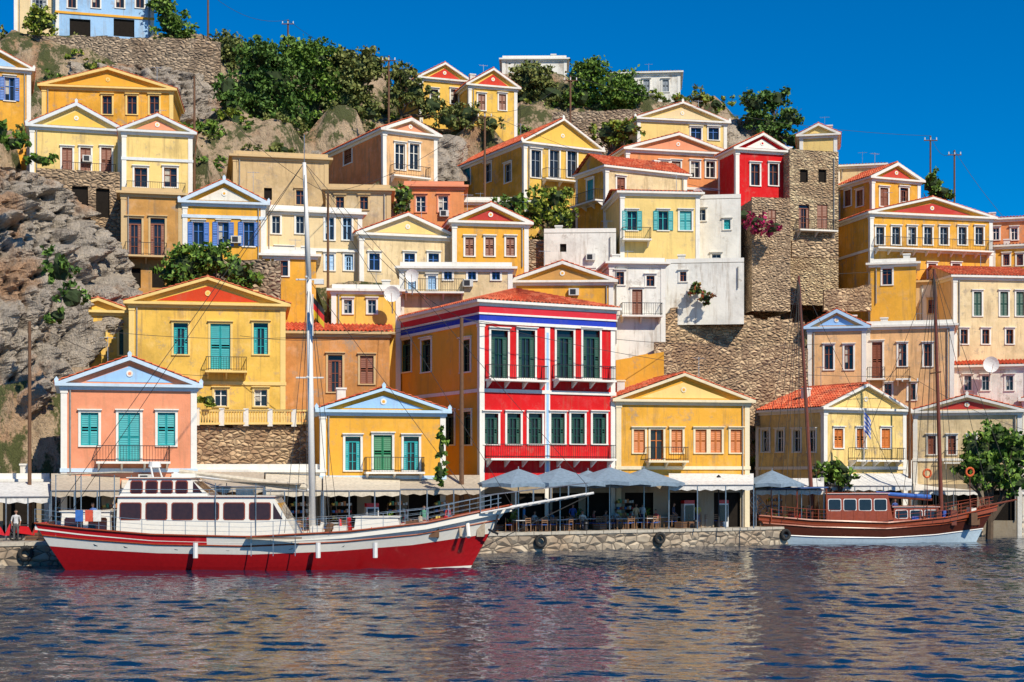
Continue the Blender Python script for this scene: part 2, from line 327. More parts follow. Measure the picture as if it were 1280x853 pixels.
# ---------------------------------------------------------------- front row
house('pink_neoclassical_house',77,245,gy(92),480,92,yaw=16,depth=9,col=PK,tym=LB,corncol=(.55,.68,.80),apex=446,bands=[588],shop=True,worn=.5,
  wins=row(516,557,'s',TQ,22,112,208)+[(148,516,175,577,'s',TQ)],balcs=[(120,212,577)])
house('yellow_house_with_blue_pediment',401,556,gy(99),513,99,yaw=14,depth=8,col=OR,tym=LB,corncol=(.50,.68,.84),apex=485,bands=[597],shop=True,worn=.5,
  wins=row(546,588,'d',TQ,19,441,514)+[(467,544,490,588,'s',(.01,.2,.08))],balcs=[(455,528,590)])
house('red_and_yellow_mansion',600,768,gy(103),376,103,yaw=28,S=486,col=RED,scol=OR,apex=352,roof='hip',bands=[488],shop=True,corncol=WH,worn=.35,
  frieze=[((.62,.03,.05),.45,.1),(WH,.12,.16),(NAVY,.42,.08),(WH,.2,.14)],midpil=[684],
  wins=row(413,473,'d',GN,21,624,658,706,739)+row(517,555,'d',GN,17,614,642,669,697,722,749),
  swins=row(425,465,'d',GN,12,582,533,508)+row(515,556,'d',GN,12,583,562,533,510),balcs=[(606,678,474),(690,762,474),(606,762,573)],extras=False)
house('yellow_house_with_tan_shutters',771,936,gy(108),500,108,yaw=12,depth=10,col=OR,tym=YL,apex=467,bands=[585],shop=True,trim=TW,
  wins=row(537,566,'s',OS,14,799,846,876,895,920)+[(813,537,829,575,'g',OS)],balcs=[(806,856,576)])
house('cream_house_with_terracotta_roof',1030,1132,gy(119),510,119,yaw=30,S=945,col=YL,apex=480,tym=YL,bands=[585],shop=True,
  wins=row(536,560,'s',OS,11,1048,1076,1107)+[],swins=row(538,565,'g',WH,9,957,975,996,1015),balcs=[(1060,1122,575)])
house('cream_house_with_red_pediment',1142,1277,gy(128),515,128,depth=9,col=CR,tym=(.5,.05,.04),apex=494,shop=True,bands=[575],
  wins=row(545,568,'s',BR,10,1165,1190,1215,1240,1262),balcs=[(1180,1225,578)])
house('white_house',1279,1420,gy(130),500,130,depth=9,col=WH,apex=480,shop=True)
house('ochre_house',-90,62,gy(93),600,93,depth=6,col=CR,roof='flat',shop=True)
house('cream_shop_house',246,400,gy(98),588,98,depth=5,col=CR,roof='flat',shop=True,pil=False,extras=False)
# ---------------------------------------------------------------- second row
house('yellow_mansion_with_red_pediment',162,356,512,378,106,yaw=10,depth=9,col=Y,tym=(.6,.06,.02),apex=347,bands=[478],trim=YL,
  wins=row(404,443,'d',TQ,18,226,326)+[(263,405,288,462,'s',TQ)]+row(487,508,'g',WH,16,200,226,276,326),balcs=[(257,309,464)],found=8)
house('yellow_house_with_terrace',84,160,460,388,109,depth=8,col=Y,apex=373,wins=row(410,421,'g',TQ,20,122)+[(149,412,158,444,'s',GN)],found=9,trim=YL)
house('weathered_orange_house',356,487,497,415,110,depth=9,col=(.62,.28,.09),apex=396,roof='side',pil=False,wins=[(410,444,428,490,'d',BR),(450,445,467,480,'s',BR)],found=8,trim=BE,worn=1.)
house('cream_cottage_with_blue_windows',500,640,372,334,116,depth=6,col=CR,roof='flat',wins=row(331,350,'g',BS,10,560,590,620)+row(345,362,'s',LB,10,515,540),balcs=[(505,580,366)])
house('ochre_pediment_house',640,766,380,352,120,depth=9,col=OR,apex=327,tym=OC,wins=[])
house('white_terrace_house',762,831,430,328,121,yaw=5,depth=8,col=WH,roof='flat',wins=[(790,362,803,395,'s',BR),(770,340,780,356,'g',BR),(808,345,818,358,'g',BR)],balcs=[(775,826,395)])
house('beige_house_with_blue_pediment',1010,1082,505,410,130,depth=10,col=PE,tym=(.30,.50,.80),apex=387,wins=row(432,462,'g',BR,11,1036,1061),trim=WH,corncol=(.45,.62,.82))
house('beige_house_with_balconies',1083,1192,505,408,131,depth=10,col=PE,roof='flat',wins=row(430,458,'g',BR,10,1128,1160)+[(1090,428,1103,474,'s',BR)]+row(480,500,'g',BR,9,1110,1140),balcs=[(1084,1107,474),(1120,1138,474)])
house('white_cottage',1192,1285,500,458,133,depth=8,col=WH,apex=446,roof='side',wins=row(470,488,'g',GY,9,1210,1232,1262),extras=False)
house('cream_village_house',1145,1213,430,352,140,depth=8,col=WH,roof='side',apex=345,wins=row(375,392,'s',BR,9,1165,1190),trim=BE)
house('cream_village_house',1192,1300,445,345,136,yaw=8,depth=9,col=CR,roof='side',apex=325,wins=row(365,395,'s',GN,10,1222,1255,1275)+row(412,430,'g',BR,9,1205,1232,1262))
house('salmon_village_house',1225,1300,330,275,152,depth=9,col=SAL,roof='side',apex=262,wins=row(285,300,'g',WH,8,1245,1268))
house('ochre_village_house',1240,1330,345,308,147,depth=8,col=OR,roof='side',apex=300,wins=row(318,332,'s',BR,8,1258,1275))
# ---------------------------------------------------------------- middle left
house('derelict_stone_house',45,150,350,214,118,depth=8,roof='flat',stonew=stone((.44,.31,.19),(.24,.17,.11),2.4),corn=False,
  wins=row(232,262,'D',BR,17,68)+[(90,233,110,288,'D',BR),(120,236,137,272,'D',BR),(121,309,137,340,'g',BR),(60,300,75,330,'D',BR)])
house('ochre_house_with_balcony',152,228,362,240,117,depth=8,col=OC,roof='flat',trim=BE,wins=row(273,320,'d',BR,18,168,197)+row(335,360,'D',BR,16,168,198),balcs=[(156,209,320)],worn=1.)
house('yellow_house_with_blue_shutters',229,331,330,252,118,depth=8,col=OR,apex=225,tym=(.75,.7,.6),wins=row(278,308,'o',BS,13,248,279,311),bands=[270],corncol=(.6,.7,.8))
house('yellow_pediment_house',38,152,222,157,128,depth=9,col=YL,apex=129,tym=Y,wins=row(185,218,'s',BR,13,84,107,133),balcs=[(78,145,219)],corncol=(.7,.72,.72))
house('yellow_house_with_double_pediment',153,240,240,163,126,depth=9,col=YL,apex=143,tym=PK,wins=row(210,234,'g',BR,16,176,213),bands=[198],balcs=[(158,232,243)],corncol=(.7,.72,.72))
house('orange_pediment_house',53,216,155,107,140,yaw=8,depth=9,col=OR,apex=85,tym=OR,wins=row(120,143,'g',BR,12,134,165,193),trim=YL)
house('ochre_house_with_blue_windows',-60,38,160,80,134,depth=9,col=OR,apex=58,tym=LB,wins=row(97,126,'o',BS,12,12),found=7)
house('cream_hilltop_house',18,70,50,-60,162,depth=9,col=CR,roof='flat',wins=[(40,-10,58,10,'s',GY)])
house('blue_arcaded_house',70,192,50,-40,162,depth=9,col=LB,roof='flat',wins=row(24,46,'D',BR,26,100,155)+row(-15,10,'g',BR,10,90,120,150,175),bands=[15],corncol=OR)
# ---------------------------------------------------------------- middle
house('tan_flat_roofed_house',292,410,262,194,130,yaw=12,depth=10,col=BE,roof='flat',trim=BE,wins=[(370,238,382,256,'g',BR),(330,235,340,250,'D',BR)],worn=1.)
house('beige_flat_roofed_house',408,488,290,236,125,depth=8,col=(.6,.45,.26),roof='flat',trim=BE,wins=row(246,262,'g',BR,10,425,455),worn=1.)
house('cream_flat_roofed_house',328,452,350,262,121,yaw=14,depth=9,col=CR,roof='flat',wins=row(272,300,'g',LB,11,412,434)+row(270,292,'g',GY,10,345,375)+[(345,310,365,345,'g',GY)]+row(318,338,'s',LB,11,412,436),bands=[310])
house('ochre_annex_house',330,395,350,318,117,depth=5,col=OR,roof='flat',pil=False,wins=[(345,326,360,345,'g',BR)])
house('yellow_annex_house',415,500,405,362,114,depth=5,col=Y,roof='flat',wins=row(375,392,'g',GY,10,435,465))
house('cream_house_with_tiled_roof',450,568,350,292,122,yaw=16,depth=9,col=CR,apex=267,tym=YL,wins=row(317,338,'g',BS,13,468,512,542))
house('yellow_house_with_red_pediment',566,660,332,277,123,yaw=10,depth=9,col=OR,apex=254,tym=(.5,.05,.04),wins=row(297,320,'s',BR,11,587,612,638))
house('salmon_house_with_balcony',479,546,225,162,137,yaw=30,S=396,col=PE,scol=SAL,apex=148,tym=PK,wins=row(180,212,'g',WH,12,500,518),swins=[(430,185,440,205,'s',BR)],balcs=[(487,533,220)])  # side wall in deeper salmon: weaker, grazing sun painted into its colour
house('salmon_annex_house',505,580,292,232,134,depth=8,col=SAL,roof='flat',wins=[(520,245,532,265,'g',WH),(548,245,560,265,'g',WH)],pil=False,trim=PK)
house('yellow_corner_house',655,750,258,178,146,yaw=28,S=561,col=Y,scol=OR,apex=149,tym=Y,wins=row(188,222,'g',GY,12,670,693,715),swins=row(199,232,'s',TQ,8,584)+row(205,228,'g',GY,8,610,635),balcs=[(677,720,224)])  # left wall in deeper orange, with its lesser sunlight put into the colour
house('ochre_annex_house',565,660,300,252,138,depth=8,col=OC,roof='flat',wins=[(600,265,612,285,'g',BR),(630,265,642,285,'g',BR)])
house('yellow_hilltop_house',525,586,160,97,166,yaw=20,S=462,col=Y,apex=79,tym=(.6,.05,.03),wins=row(112,130,'g',BR,9,543,568),swins=row(112,130,'s',BR,8,490,510))
house('yellow_hilltop_house',586,646,160,106,164,yaw=18,depth=8,col=Y,apex=86,tym=(.6,.05,.03),wins=row(118,138,'s',BR,9,602,628))
house('white_hilltop_chapel',628,708,100,74,184,depth=6,col=WH,roof='flat')
house('white_hilltop_house',762,850,135,92,182,depth=8,col=WH,apex=84,roof='side',wins=row(100,115,'s',GY,8,785,808,832))
house('yellow_hilltop_cottage',797,908,185,148,158,yaw=12,depth=9,col=YL,apex=128,tym=CR,wins=row(160,175,'g',BS,13,870,892))
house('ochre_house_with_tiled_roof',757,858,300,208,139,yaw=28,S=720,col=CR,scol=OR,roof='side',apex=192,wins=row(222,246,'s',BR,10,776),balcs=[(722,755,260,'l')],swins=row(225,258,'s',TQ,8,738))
house('salmon_pediment_house',783,911,262,186,146,yaw=14,depth=9,col=SAL,apex=167,tym=PK,wins=row(202,222,'g',WH,11,869,888)+row(202,222,'s',BR,11,830,845),bands=[232])
house('red_pediment_house',920,985,275,186,141,yaw=16,S=904,col=RED,apex=167,tym=WH,wins=row(205,232,'g',BR,11,944,967),extras=False,worn=.4)
house('stone_house',987,1048,300,190,141,yaw=14,S=976,roof='flat',corn=False,stonew=stone((.58,.43,.26),(.34,.24,.15),2.6),wins=row(256,286,'s',BR,13,1005,1028)+row(212,228,'D',BR,10,1005,1028),balcs=[(995,1042,288)])
house('stone_house',940,988,305,250,136,yaw=8,depth=5,roof='flat',corn=False,stonew=stone((.52,.38,.24),(.32,.22,.14),2.6),wins=row(262,284,'s',BR,10,965),extras=False)
house('yellow_gabled_cottage',1000,1046,205,170,155,depth=7,col=YL,apex=155,tym=YL)
house('white_washed_house',860,926,365,250,133,yaw=-8,depth=8,col=WH,roof='flat',pil=False,wins=[(890,318,901,330,'g',GY),(872,262,882,276,'g',GY),(905,275,913,287,'s',TQ)],corn=False,worn=.6)
house('cream_house_with_turquoise_shutters',776,874,328,240,130,yaw=6,depth=8,col=YL,apex=228,roof='side',wins=row(264,288,'o',TQ,12,790,829)+row(264,288,'s',TQ,15,857),balcs=[(776,812,300)])
house('white_garden_house',680,770,345,292,129,depth=6,col=WH,roof='flat',pil=False,corn=False,worn=.8,wins=[(700,305,708,315,'D',BR)])
house('white_garden_house',832,930,362,330,128,depth=5,col=WH,roof='flat',pil=False,corn=False,worn=.8,found=3,wins=[(850,340,858,352,'g',BR)])
house('yellow_house_with_red_pediment',1090,1150,275,222,150,yaw=22,S=1048,col=OR,apex=204,tym=(.55,.06,.04),wins=row(235,258,'s',BR,10,1105,1130),swins=row(238,258,'s',BR,8,1060,1075))
house('terracotta_roofed_house',1046,1105,225,208,158,depth=9,col=CR,roof='side',apex=197)
house('orange_house_with_red_pediment',1088,1240,365,266,140,yaw=14,depth=11,col=OR,apex=247,tym=(.5,.05,.04),wins=row(284,306,'g',GY,10,1100,1120,1140,1160,1180,1203,1224)+row(330,352,'s',BR,10,1165,1195),bands=[312],balcs=[(1092,1236,310)])
house('ochre_garden_house',1088,1145,380,330,136,depth=5,col=OR,roof='flat',pil=False,wins=[(1103,336,1115,356,'g',BR)])
# ---------------------------------------------------------------- quay
QL=[(-140,40),(-60,68),(-28.3,84),(-2.1,98),(16.9,109),(43.8,130),(70,150),(130,190)]
def qy(x): return np.interp(x,[p[0] for p in QL],[p[1] for p in QL])
g=G('quay'); qs=stone((.45,.37,.27),(.25,.2,.15),1.3); pave=stone((.42,.38,.31),(.3,.27,.22),1.1); cap=simple('kerb_stone',(.5,.45,.37),.9)
for i in range(len(QL)-1):
    (x0,y0),(x1,y1)=QL[i],QL[i+1]
    g.f('quay_wall',qs,[(x0,y0,-3),(x1,y1,-3),(x1,y1,1.12),(x0,y0,1.12)])
    g.f('paving',pave,[(x0,y0+.55,1.3),(x1,y1+.55,1.3),(x1,y1+18,1.3),(x0,y0+18,1.3)])
    n=int(math.hypot(x1-x0,y1-y0)/1.3)
    for k in range(n):
        t0,t1=k/n,(k+.97)/n; z=1.3+random.uniform(-.02,.03)
        g.prism('kerb_stones',cap,[(x0+(x1-x0)*t0,y0+(y1-y0)*t0-.08,1.1),(x0+(x1-x0)*t1,y0+(y1-y0)*t1-.08,1.1),(x0+(x1-x0)*t1,y0+(y1-y0)*t1-.08,z),(x0+(x1-x0)*t0,y0+(y1-y0)*t0-.08,z)],(0,.64,0))
g.done()
# ---------------------------------------------------------------- terrain
for px,py,D in [(250,62,168),(290,150,152),(350,160,152),(430,150,156),(310,75,176),(400,85,176),(470,110,172),(560,140,172),(650,140,176),(700,118,184),(850,128,184),(930,165,168),(980,190,163),(1100,235,165),(1200,255,162),(1290,300,162),(150,58,168),(20,55,168),(225,150,150),(270,190,140),
  (945,318,134),(990,322,134.5),(960,345,131.5),(1030,345,134),(960,375,129.5),(1020,385,132),(1060,340,137),(900,380,128.5),(1000,440,127),(920,440,121),(850,430,122),(-100,30,168),(-300,0,170),(1400,320,165),(1350,480,145),(-200,400,115),(-150,200,140),(860,480,118),(960,480,121),(0,300,120),(30,500,106)]:
    p=P(px,py,D); CTRL.append((p.x,p.y,p.z))
for px,z in((-600,60),(-200,62),(100,58),(300,46),(600,38),(850,36),(1100,28),(1400,20)):
    for D in(215,): CTRL.append(((px-640)*D/F,D,z))
for x in range(-120,130,20): CTRL.append((x,290,8)); 
CT=np.array(CTRL)
xs=np.arange(-130,131,1.); ys=np.arange(60,300,1.); XX,YY=np.meshgrid(xs,ys)
num=np.zeros_like(XX);den=np.zeros_like(XX)
for x,y,z in CT:
    w=1/((XX-x)**2+(YY-y)**2+1.5)**1.8; num+=w*z;den+=w
H=num/den
nz=np.array([[noise.fractal((x*.09,y*.09,3.),1,2,6)+.45*noise.ridged_multi_fractal((x*.25,y*.25,1.),.9,2,5,1,2) for x in xs] for y in ys]); H+=nz*1.7
s_=YY-qy(XX)
H=np.where(s_<13,np.minimum(H,.9),np.minimum(H,.9+(s_-13)*1.3)); H=np.where(s_<1,-3,H)
for Cx,Cy,ca,sa,W,d,zb in FOOT:
    dx=XX-Cx;dy=YY-Cy; u=dx*ca+dy*sa; v=-dx*sa+dy*ca
    H=np.where((u>-1.5)&(u<W+1.5)&(v>-2.5)&(v<d+.5),np.minimum(H,zb-.1),H)
ny,nx=XX.shape
def fastmesh(name,vs,f,mat,smooth):
    me=bpy.data.meshes.new(name); me.vertices.add(len(vs)); me.vertices.foreach_set('co',np.ascontiguousarray(vs,dtype=np.float32).ravel()); me.loops.add(f.size); me.loops.foreach_set('vertex_index',f.ravel().astype(np.int32))
    me.polygons.add(len(f)); me.polygons.foreach_set('loop_start',np.arange(0,f.size,4,dtype=np.int32)); me.polygons.foreach_set('loop_total',np.full(len(f),4,dtype=np.int32))
    me.update(); me.validate(); me.materials.append(mat); me.polygons.foreach_set('use_smooth',[smooth]*len(f)); o=bpy.data.objects.new(name,me); col0.objects.link(o); return o
def gridmesh(name,X,Yv,Z,mat,smooth=True):
    ny,nx=X.shape; vs=np.stack([X,Yv,Z],-1).reshape(-1,3)
    idx=np.arange(ny*nx).reshape(ny,nx); f=np.stack([idx[:-1,:-1],idx[:-1,1:],idx[1:,1:],idx[1:,:-1]],-1).reshape(-1,4)
    return fastmesh(name,vs,f,mat,smooth)
gridmesh('hillside_terrain',XX,YY,H,rockmat((.46,.34,.22),(.20,.14,.09),(.44,.23,.11),veg=.6,s=.6,point=False),False)
def hz(x,y):
    i=int(min(max(x+130,0),nx-1)); j=int(min(max(y-60,0),ny-1)); return float(H[j,i])
# rock cliffs
def cliff(name,fx,zlo,zhi,xc,Dz,dep,mat,nu=210,nv=230,amp=1.6):
    X=np.zeros((nv,nu));Yv=X.copy();Z=X.copy()
    for j in range(nv):
        z=zlo+(zhi-zlo)*j/(nv-1); xr=fx(z)
        for i in range(nu):
            th=math.radians(-60+175*i/(nu-1)); x=xc+(xr-xc)*math.sin(th); y=Dz(z)+dep*(1-math.cos(th))
            n=Vector((math.sin(th),-math.cos(th),.1)); wv=noise.fractal((x*.25,y*.25,z*.2),.8,2,3)*.45
            v1=noise.voronoi((x*.30+wv,y*.30+wv,z*.10))[0]; v2=noise.voronoi((x*.8+wv,y*.8,z*.35+wv))[0]
            q=noise.ridged_multi_fractal((x*.2,y*.2,z*.06),.9,2.1,6,1,2)
            dsp=amp*((v1[1]-v1[0])*1.8+(v2[1]-v2[0])*.65+.4*(q-1)+.4*noise.fractal((x*.8,y*.8,z*.6),.7,2,4)-.8)
            X[j,i]=x+n.x*dsp;Yv[j,i]=y+n.y*dsp;Z[j,i]=z+n.z*dsp*.7+.2*v2[0]
    Z[-1]-=2;Yv[-1]+=6
    return gridmesh(name,X,Yv,Z,mat,False)
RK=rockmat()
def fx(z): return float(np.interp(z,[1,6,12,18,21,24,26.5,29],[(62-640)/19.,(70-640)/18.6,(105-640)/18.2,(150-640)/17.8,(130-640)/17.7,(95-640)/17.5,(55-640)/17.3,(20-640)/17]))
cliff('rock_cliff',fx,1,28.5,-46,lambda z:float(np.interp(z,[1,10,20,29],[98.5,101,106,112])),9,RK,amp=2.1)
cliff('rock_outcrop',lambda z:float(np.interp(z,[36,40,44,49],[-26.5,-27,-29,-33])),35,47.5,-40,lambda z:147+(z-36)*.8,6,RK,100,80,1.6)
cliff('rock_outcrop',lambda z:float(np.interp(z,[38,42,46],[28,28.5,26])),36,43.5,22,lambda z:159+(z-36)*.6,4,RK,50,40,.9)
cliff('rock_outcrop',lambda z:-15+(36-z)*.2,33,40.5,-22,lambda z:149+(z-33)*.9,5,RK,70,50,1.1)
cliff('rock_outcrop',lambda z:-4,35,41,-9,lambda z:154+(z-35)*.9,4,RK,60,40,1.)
def swall(name,pts,D,mat,th=.5,down=3,D2=None,jit=.12):
    g=G(name); 
    for i in range(len(pts)-1):
        t0=i/(len(pts)-1);t1=(i+1)/(len(pts)-1); D2_=D2 or D
        a=P(pts[i][0],pts[i][1],D+(D2_-D)*t0); b=P(pts[i+1][0],pts[i+1][1],D+(D2_-D)*t1); la=CH+(HY-pts[i][2])*a.y/F-down; lb=CH+(HY-pts[i+1][2])*b.y/F-down
        m_=max(2,int((b-a).length/1.1)); 
        for k in range(m_):
            p=a.lerp(b,k/m_);q=a.lerp(b,(k+1)/m_); l0=la+(lb-la)*k/m_; l1=la+(lb-la)*(k+1)/m_; j=random.uniform(-jit,jit)
            g.prism('wall_section',mat,[p+Vector((0,0,j)),q+Vector((0,0,j+random.uniform(-jit,jit))),(q.x,q.y,l1),(p.x,p.y,l0)],(0,th,0))
    g.done()
s1=stone((.52,.37,.22),(.28,.18,.11),2.2); s2=stone((.42,.32,.22),(.22,.17,.12),2.)
swall('stone_retaining_wall',[(-60,42,66),(120,46,66),(275,50,68)],158,s2)
swall('stone_retaining_wall',[(246,532,588),(400,532,588)],100,s1,th=1,D2=103)
swall('stone_retaining_wall',[(826,392,440),(850,388,440),(905,392,440),(960,396,440),(1006,400,445)],127,s1,D2=131,jit=.4)
swall('stone_retaining_wall',[(818,432,485),(900,430,485),(1010,436,490)],120,s1,D2=128,jit=.3)
swall('stone_retaining_wall',[(690,140,165),(800,136,160)],164,s2)
swall('stone_retaining_wall',[(990,300,322),(1048,300,322)],137,s1,down=0)
swall('stone_retaining_wall',[(560,300,330),(690,300,330)],130,s2)
swall('white_garden_wall',[(1050,575,600),(1140,575,600)],124,plaster(WH))
swall('stone_retaining_wall',[(770,450,480),(830,440,480)],116,plaster(OR))
swall('stone_retaining_wall',[(228,325,360),(350,325,360)],115,s2)
swall('stone_retaining_wall',[(1030,362,375),(1090,358,375)],134,s1,D2=136,down=1)
# balustrade terrace
g=G('terrace_balustrade'); bm=plaster((.8,.55,.2),.3); D0=99.6
a=P(246,512,D0);b=P(400,512,D0+3); zt=a.z; n=46
g.prism('top_rail',bm,[a,b,b-Vector((0,0,.14)),a-Vector((0,0,.14))],(0,.3,0)); lo=Vector((0,0,1.0))
g.prism('bottom_rail',bm,[a-lo+Vector((0,0,.14)),b-lo+Vector((0,0,.14)),b-lo,a-lo],(0,.28,0))
for i in range(n+1):
    q=a.lerp(b,i/n)+Vector((0,.14,-.14)); 
    if i%9==0: g.box('piers',plaster(WH,.3),q.x-.16,q.x+.16,q.y-.17,q.y+.17,zt-1.05,zt+.12)
    else: g.tube('balusters',bm,q-Vector((0,0,.36)),q,.085,.045); g.tube('balusters',bm,q-Vector((0,0,.74)),q-Vector((0,0,.36)),.045,.085)
g.f('terrace_floor',CONC,[a-lo,b-lo,b-lo+Vector((0,9,0)),a-lo+Vector((0,9,0))])
g.done()
# ---------------------------------------------------------------- vegetation
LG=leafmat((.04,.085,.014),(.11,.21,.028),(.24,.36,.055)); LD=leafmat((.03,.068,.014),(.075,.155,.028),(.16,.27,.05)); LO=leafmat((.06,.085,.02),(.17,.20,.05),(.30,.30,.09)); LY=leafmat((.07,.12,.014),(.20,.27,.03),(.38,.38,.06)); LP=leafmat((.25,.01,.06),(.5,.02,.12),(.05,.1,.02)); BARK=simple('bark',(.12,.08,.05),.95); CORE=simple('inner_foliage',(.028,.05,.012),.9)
def leaves(g,mat,blobs,dens,size,part='foliage',core=True):
    vs=[]
    for (c,r) in blobs:
        r=np.array(r); ncl=max(8,int(dens*r[0]*r[2]*6)); cm_=min(r.mean(),2.6)
        d=rng.normal(size=(ncl,3)); d/=np.linalg.norm(d,axis=1)[:,None]; rad=rng.uniform(.45,1.12,ncl)**.7
        cc=np.array(c)+d*rad[:,None]*r
        cr=rng.uniform(.13,.30,ncl)*cm_
        for k in range(ncl):
            m=int(34*max(.45,cr[k]/.4)**1.3); q=rng.normal(size=(m,3))*cr[k]*np.array([.6,.6,.45])+cc[k]
            u=rng.normal(size=(m,3)); u/=np.linalg.norm(u,axis=1)[:,None]; w=np.cross(u,rng.normal(size=(m,3))); w/=np.linalg.norm(w,axis=1)[:,None]
            s=size*rng.uniform(.6,1.3,m)[:,None]
            vs.append(np.stack([q-u*s,q+w*s*.6,q+u*s,q-w*s*.6],1))
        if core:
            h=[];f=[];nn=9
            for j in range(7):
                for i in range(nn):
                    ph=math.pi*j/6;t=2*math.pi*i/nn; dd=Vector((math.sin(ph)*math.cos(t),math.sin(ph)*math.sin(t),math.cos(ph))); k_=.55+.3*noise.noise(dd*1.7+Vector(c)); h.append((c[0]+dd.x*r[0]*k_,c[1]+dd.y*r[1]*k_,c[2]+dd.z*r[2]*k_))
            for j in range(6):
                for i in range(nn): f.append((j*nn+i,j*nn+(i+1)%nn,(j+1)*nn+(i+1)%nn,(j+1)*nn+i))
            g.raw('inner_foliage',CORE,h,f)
    v=np.concatenate(vs).reshape(-1,3); n=len(v)//4
    o=fastmesh(part,v,np.arange(4*n).reshape(n,4),mat,False); o.parent=g.e
def infoot(x,y,m=0.):
    for c in FOOT:
        dx=x-c[0];dy=y-c[1]
        if -m<dx*c[2]+dy*c[3]<c[4]+m and -m<-dx*c[3]+dy*c[2]<c[5]+m: return True
    return False
def tree(name,base,D,blobs,mat=LG,dens=1.5,size=.22,trunk=True,dep=.8,ground=True):
    bl=[]
    for b in blobs:
        x,y,rx=b[:3]; ry=b[3] if len(b)>3 else rx*.8; c=P(x,y,D+random.uniform(-.5,.5)); s=D/F; cz=c.z
        if not trunk and ground:
            gz=hz(c.x,c.y)
            if cz-ry*s>gz+.2: cz=gz+ry*s*.7
        bl.append(((c.x,c.y,cz),(rx*s,rx*s*dep,ry*s)))
    bx=P(base,500,D).x; bz=hz(bx,D)-.3; g=G(name)
    mz=sum(b[0][2] for b in bl)/len(bl)
    if trunk:
        z1=bz+max(.5,(mz-bz)*.5); r=.10+.02*(mz-bz); k=Vector((bx+.15,D,z1)); g.tube('trunk',BARK,(bx,D,bz),k,r*1.3,r,8)
        for c,rr in bl:
            cv_=Vector(c); m=k.lerp(cv_,.5)+Vector((random.uniform(-.3,.3),0,.2)); g.tube('limbs',BARK,k,m,r*.7,r*.45); g.tube('limbs',BARK,m,cv_+Vector((0,0,rr[2]*.5)),r*.45,.03)
            for _ in range(4):
                e=cv_+Vector([random.uniform(-.8,.8)*rr[i] for i in range(3)]); g.tube('limbs',BARK,m,e,r*.3,.02,4)
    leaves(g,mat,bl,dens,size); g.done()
tree('hilltop_pine_tree',330,158,[(330,70,32,24),(310,108,28,26),(345,105,38,32),(298,135,22,20),(330,140,32,24),(365,145,28,20)],LD)
tree('hilltop_pine_tree',395,160,[(395,80,30,32),(415,110,24),(390,130,26),(370,75,28,26),(400,150,20,14)],LG)
tree('hilltop_oak_tree',440,160,[(445,90,30,28),(435,125,30),(460,140,20),(465,78,18),(425,75,20)],LO)
tree('olive_tree',500,163,[(500,95,22),(520,115,20),(540,132,22,14),(585,145,24,16),(560,150,18),(615,155,14),(490,120,18)],LO)
tree('olive_tree',265,165,[(250,75,28,20),(285,62,26,20),(232,60,20),(270,85,24,18)],LO)
tree('olive_tree',670,176,[(665,98,28,24),(688,120,24),(655,122,20),(700,135,18)],LO); tree('olive_tree',745,176,[(735,93,30,20),(768,112,32),(725,122,22),(795,120,18),(750,135,22,12)],LG)
tree('pine_tree',960,163,[(945,130,22),(968,125,20),(985,150,20),(965,162,24),(990,175,16),(940,150,16)],LD)
tree('fig_tree',770,156,[(760,168,24,16),(785,162,20,14)],LY); tree('prickly_pear',870,168,[(850,128,14,9),(875,124,16,10),(895,130,12)],LY)
tree('orange_tree',685,137,[(675,262,26,24),(695,248,22),(702,275,22),(662,278,16)],LY); tree('cypress_bush',502,131,[(502,245,17,16),(500,262,17)],LG)
tree('lemon_tree',632,135,[(632,262,20,18),(645,250,12)],LG)
tree('fig_tree',250,113,[(232,330,34,24),(262,325,34,24),(292,340,30,20),(212,345,20,18),(312,348,20),(240,350,32,14)],LG)
tree('round_bush',1028,132,[(1028,352,26,22)],LD,trunk=False); tree('dry_bush',1090,134,[(1090,380,38,14),(1120,388,25,12),(1060,378,14)],leafmat((.1,.06,.02),(.2,.13,.05),(.3,.2,.08)),trunk=False)
tree('cypress_bush',1165,156,[(1165,232,18,18),(1178,240,14)],LG); tree('tamarisk_tree',1235,120,[(1222,562,30,24),(1250,555,30,26),(1278,568,30),(1240,592,34,20),(1210,590,18),(1268,600,26),(1295,585,24)],LG)
tree('olive_tree',1047,117,[(1045,585,24,17),(1055,598,20,12),(1028,598,16)],LG)
tree('bougainvillea',950,134.5,[(945,278,22,12),(968,285,18,10),(930,270,14)],LP,trunk=False,ground=False)
tree('hillside_shrub',940,132,[(935,325,16),(955,318,18,12),(960,345,14),(945,340,12),(985,330,18,10),(1000,345,16,9)],LG,trunk=False)
tree('hillside_shrub',960,128.8,[(960,380,26,10),(985,375,18,8),(945,385,16,8),(1010,385,16,9)],LY,trunk=False)
tree('hillside_shrub',975,130.5,[(950,362,16,10),(980,358,18,10),(1010,365,14,9)],LO,trunk=False)
tree('bougainvillea',872,127,[(868,362,12,9),(882,372,12,8)],leafmat((.4,.03,.03),(.08,.16,.03),(.14,.26,.05)),trunk=False,ground=False)
tree('hillside_shrub',1225,138,[(1240,300,18,12)],LG,trunk=False); tree('garden_shrub',700,127,[(685,318,24,9),(720,322,22,10)],LG,trunk=False)
tree('creeper_plant',92,98,[(75,335,20,28),(90,372,20,20),(72,395,16)],LD,trunk=False,ground=False); tree('creeper_plant',60,105,[(50,200,20,8),(20,180,20,14),(0,165,16,16)],LG,trunk=False,ground=False)
tree('potted_shrub',262,100,[(262,500,14,9)],LY,trunk=False,ground=False); tree('climbing_vine',552,98.3,[(552,560,6,24),(550,590,7,20)],LG,trunk=False,ground=False)
tree('rooftop_vine',48,158,[(52,25,20,24)],LY,trunk=False,ground=False);tree('hilltop_oak_tree',215,164,[(215,30,26,24),(205,8,20)],LG)
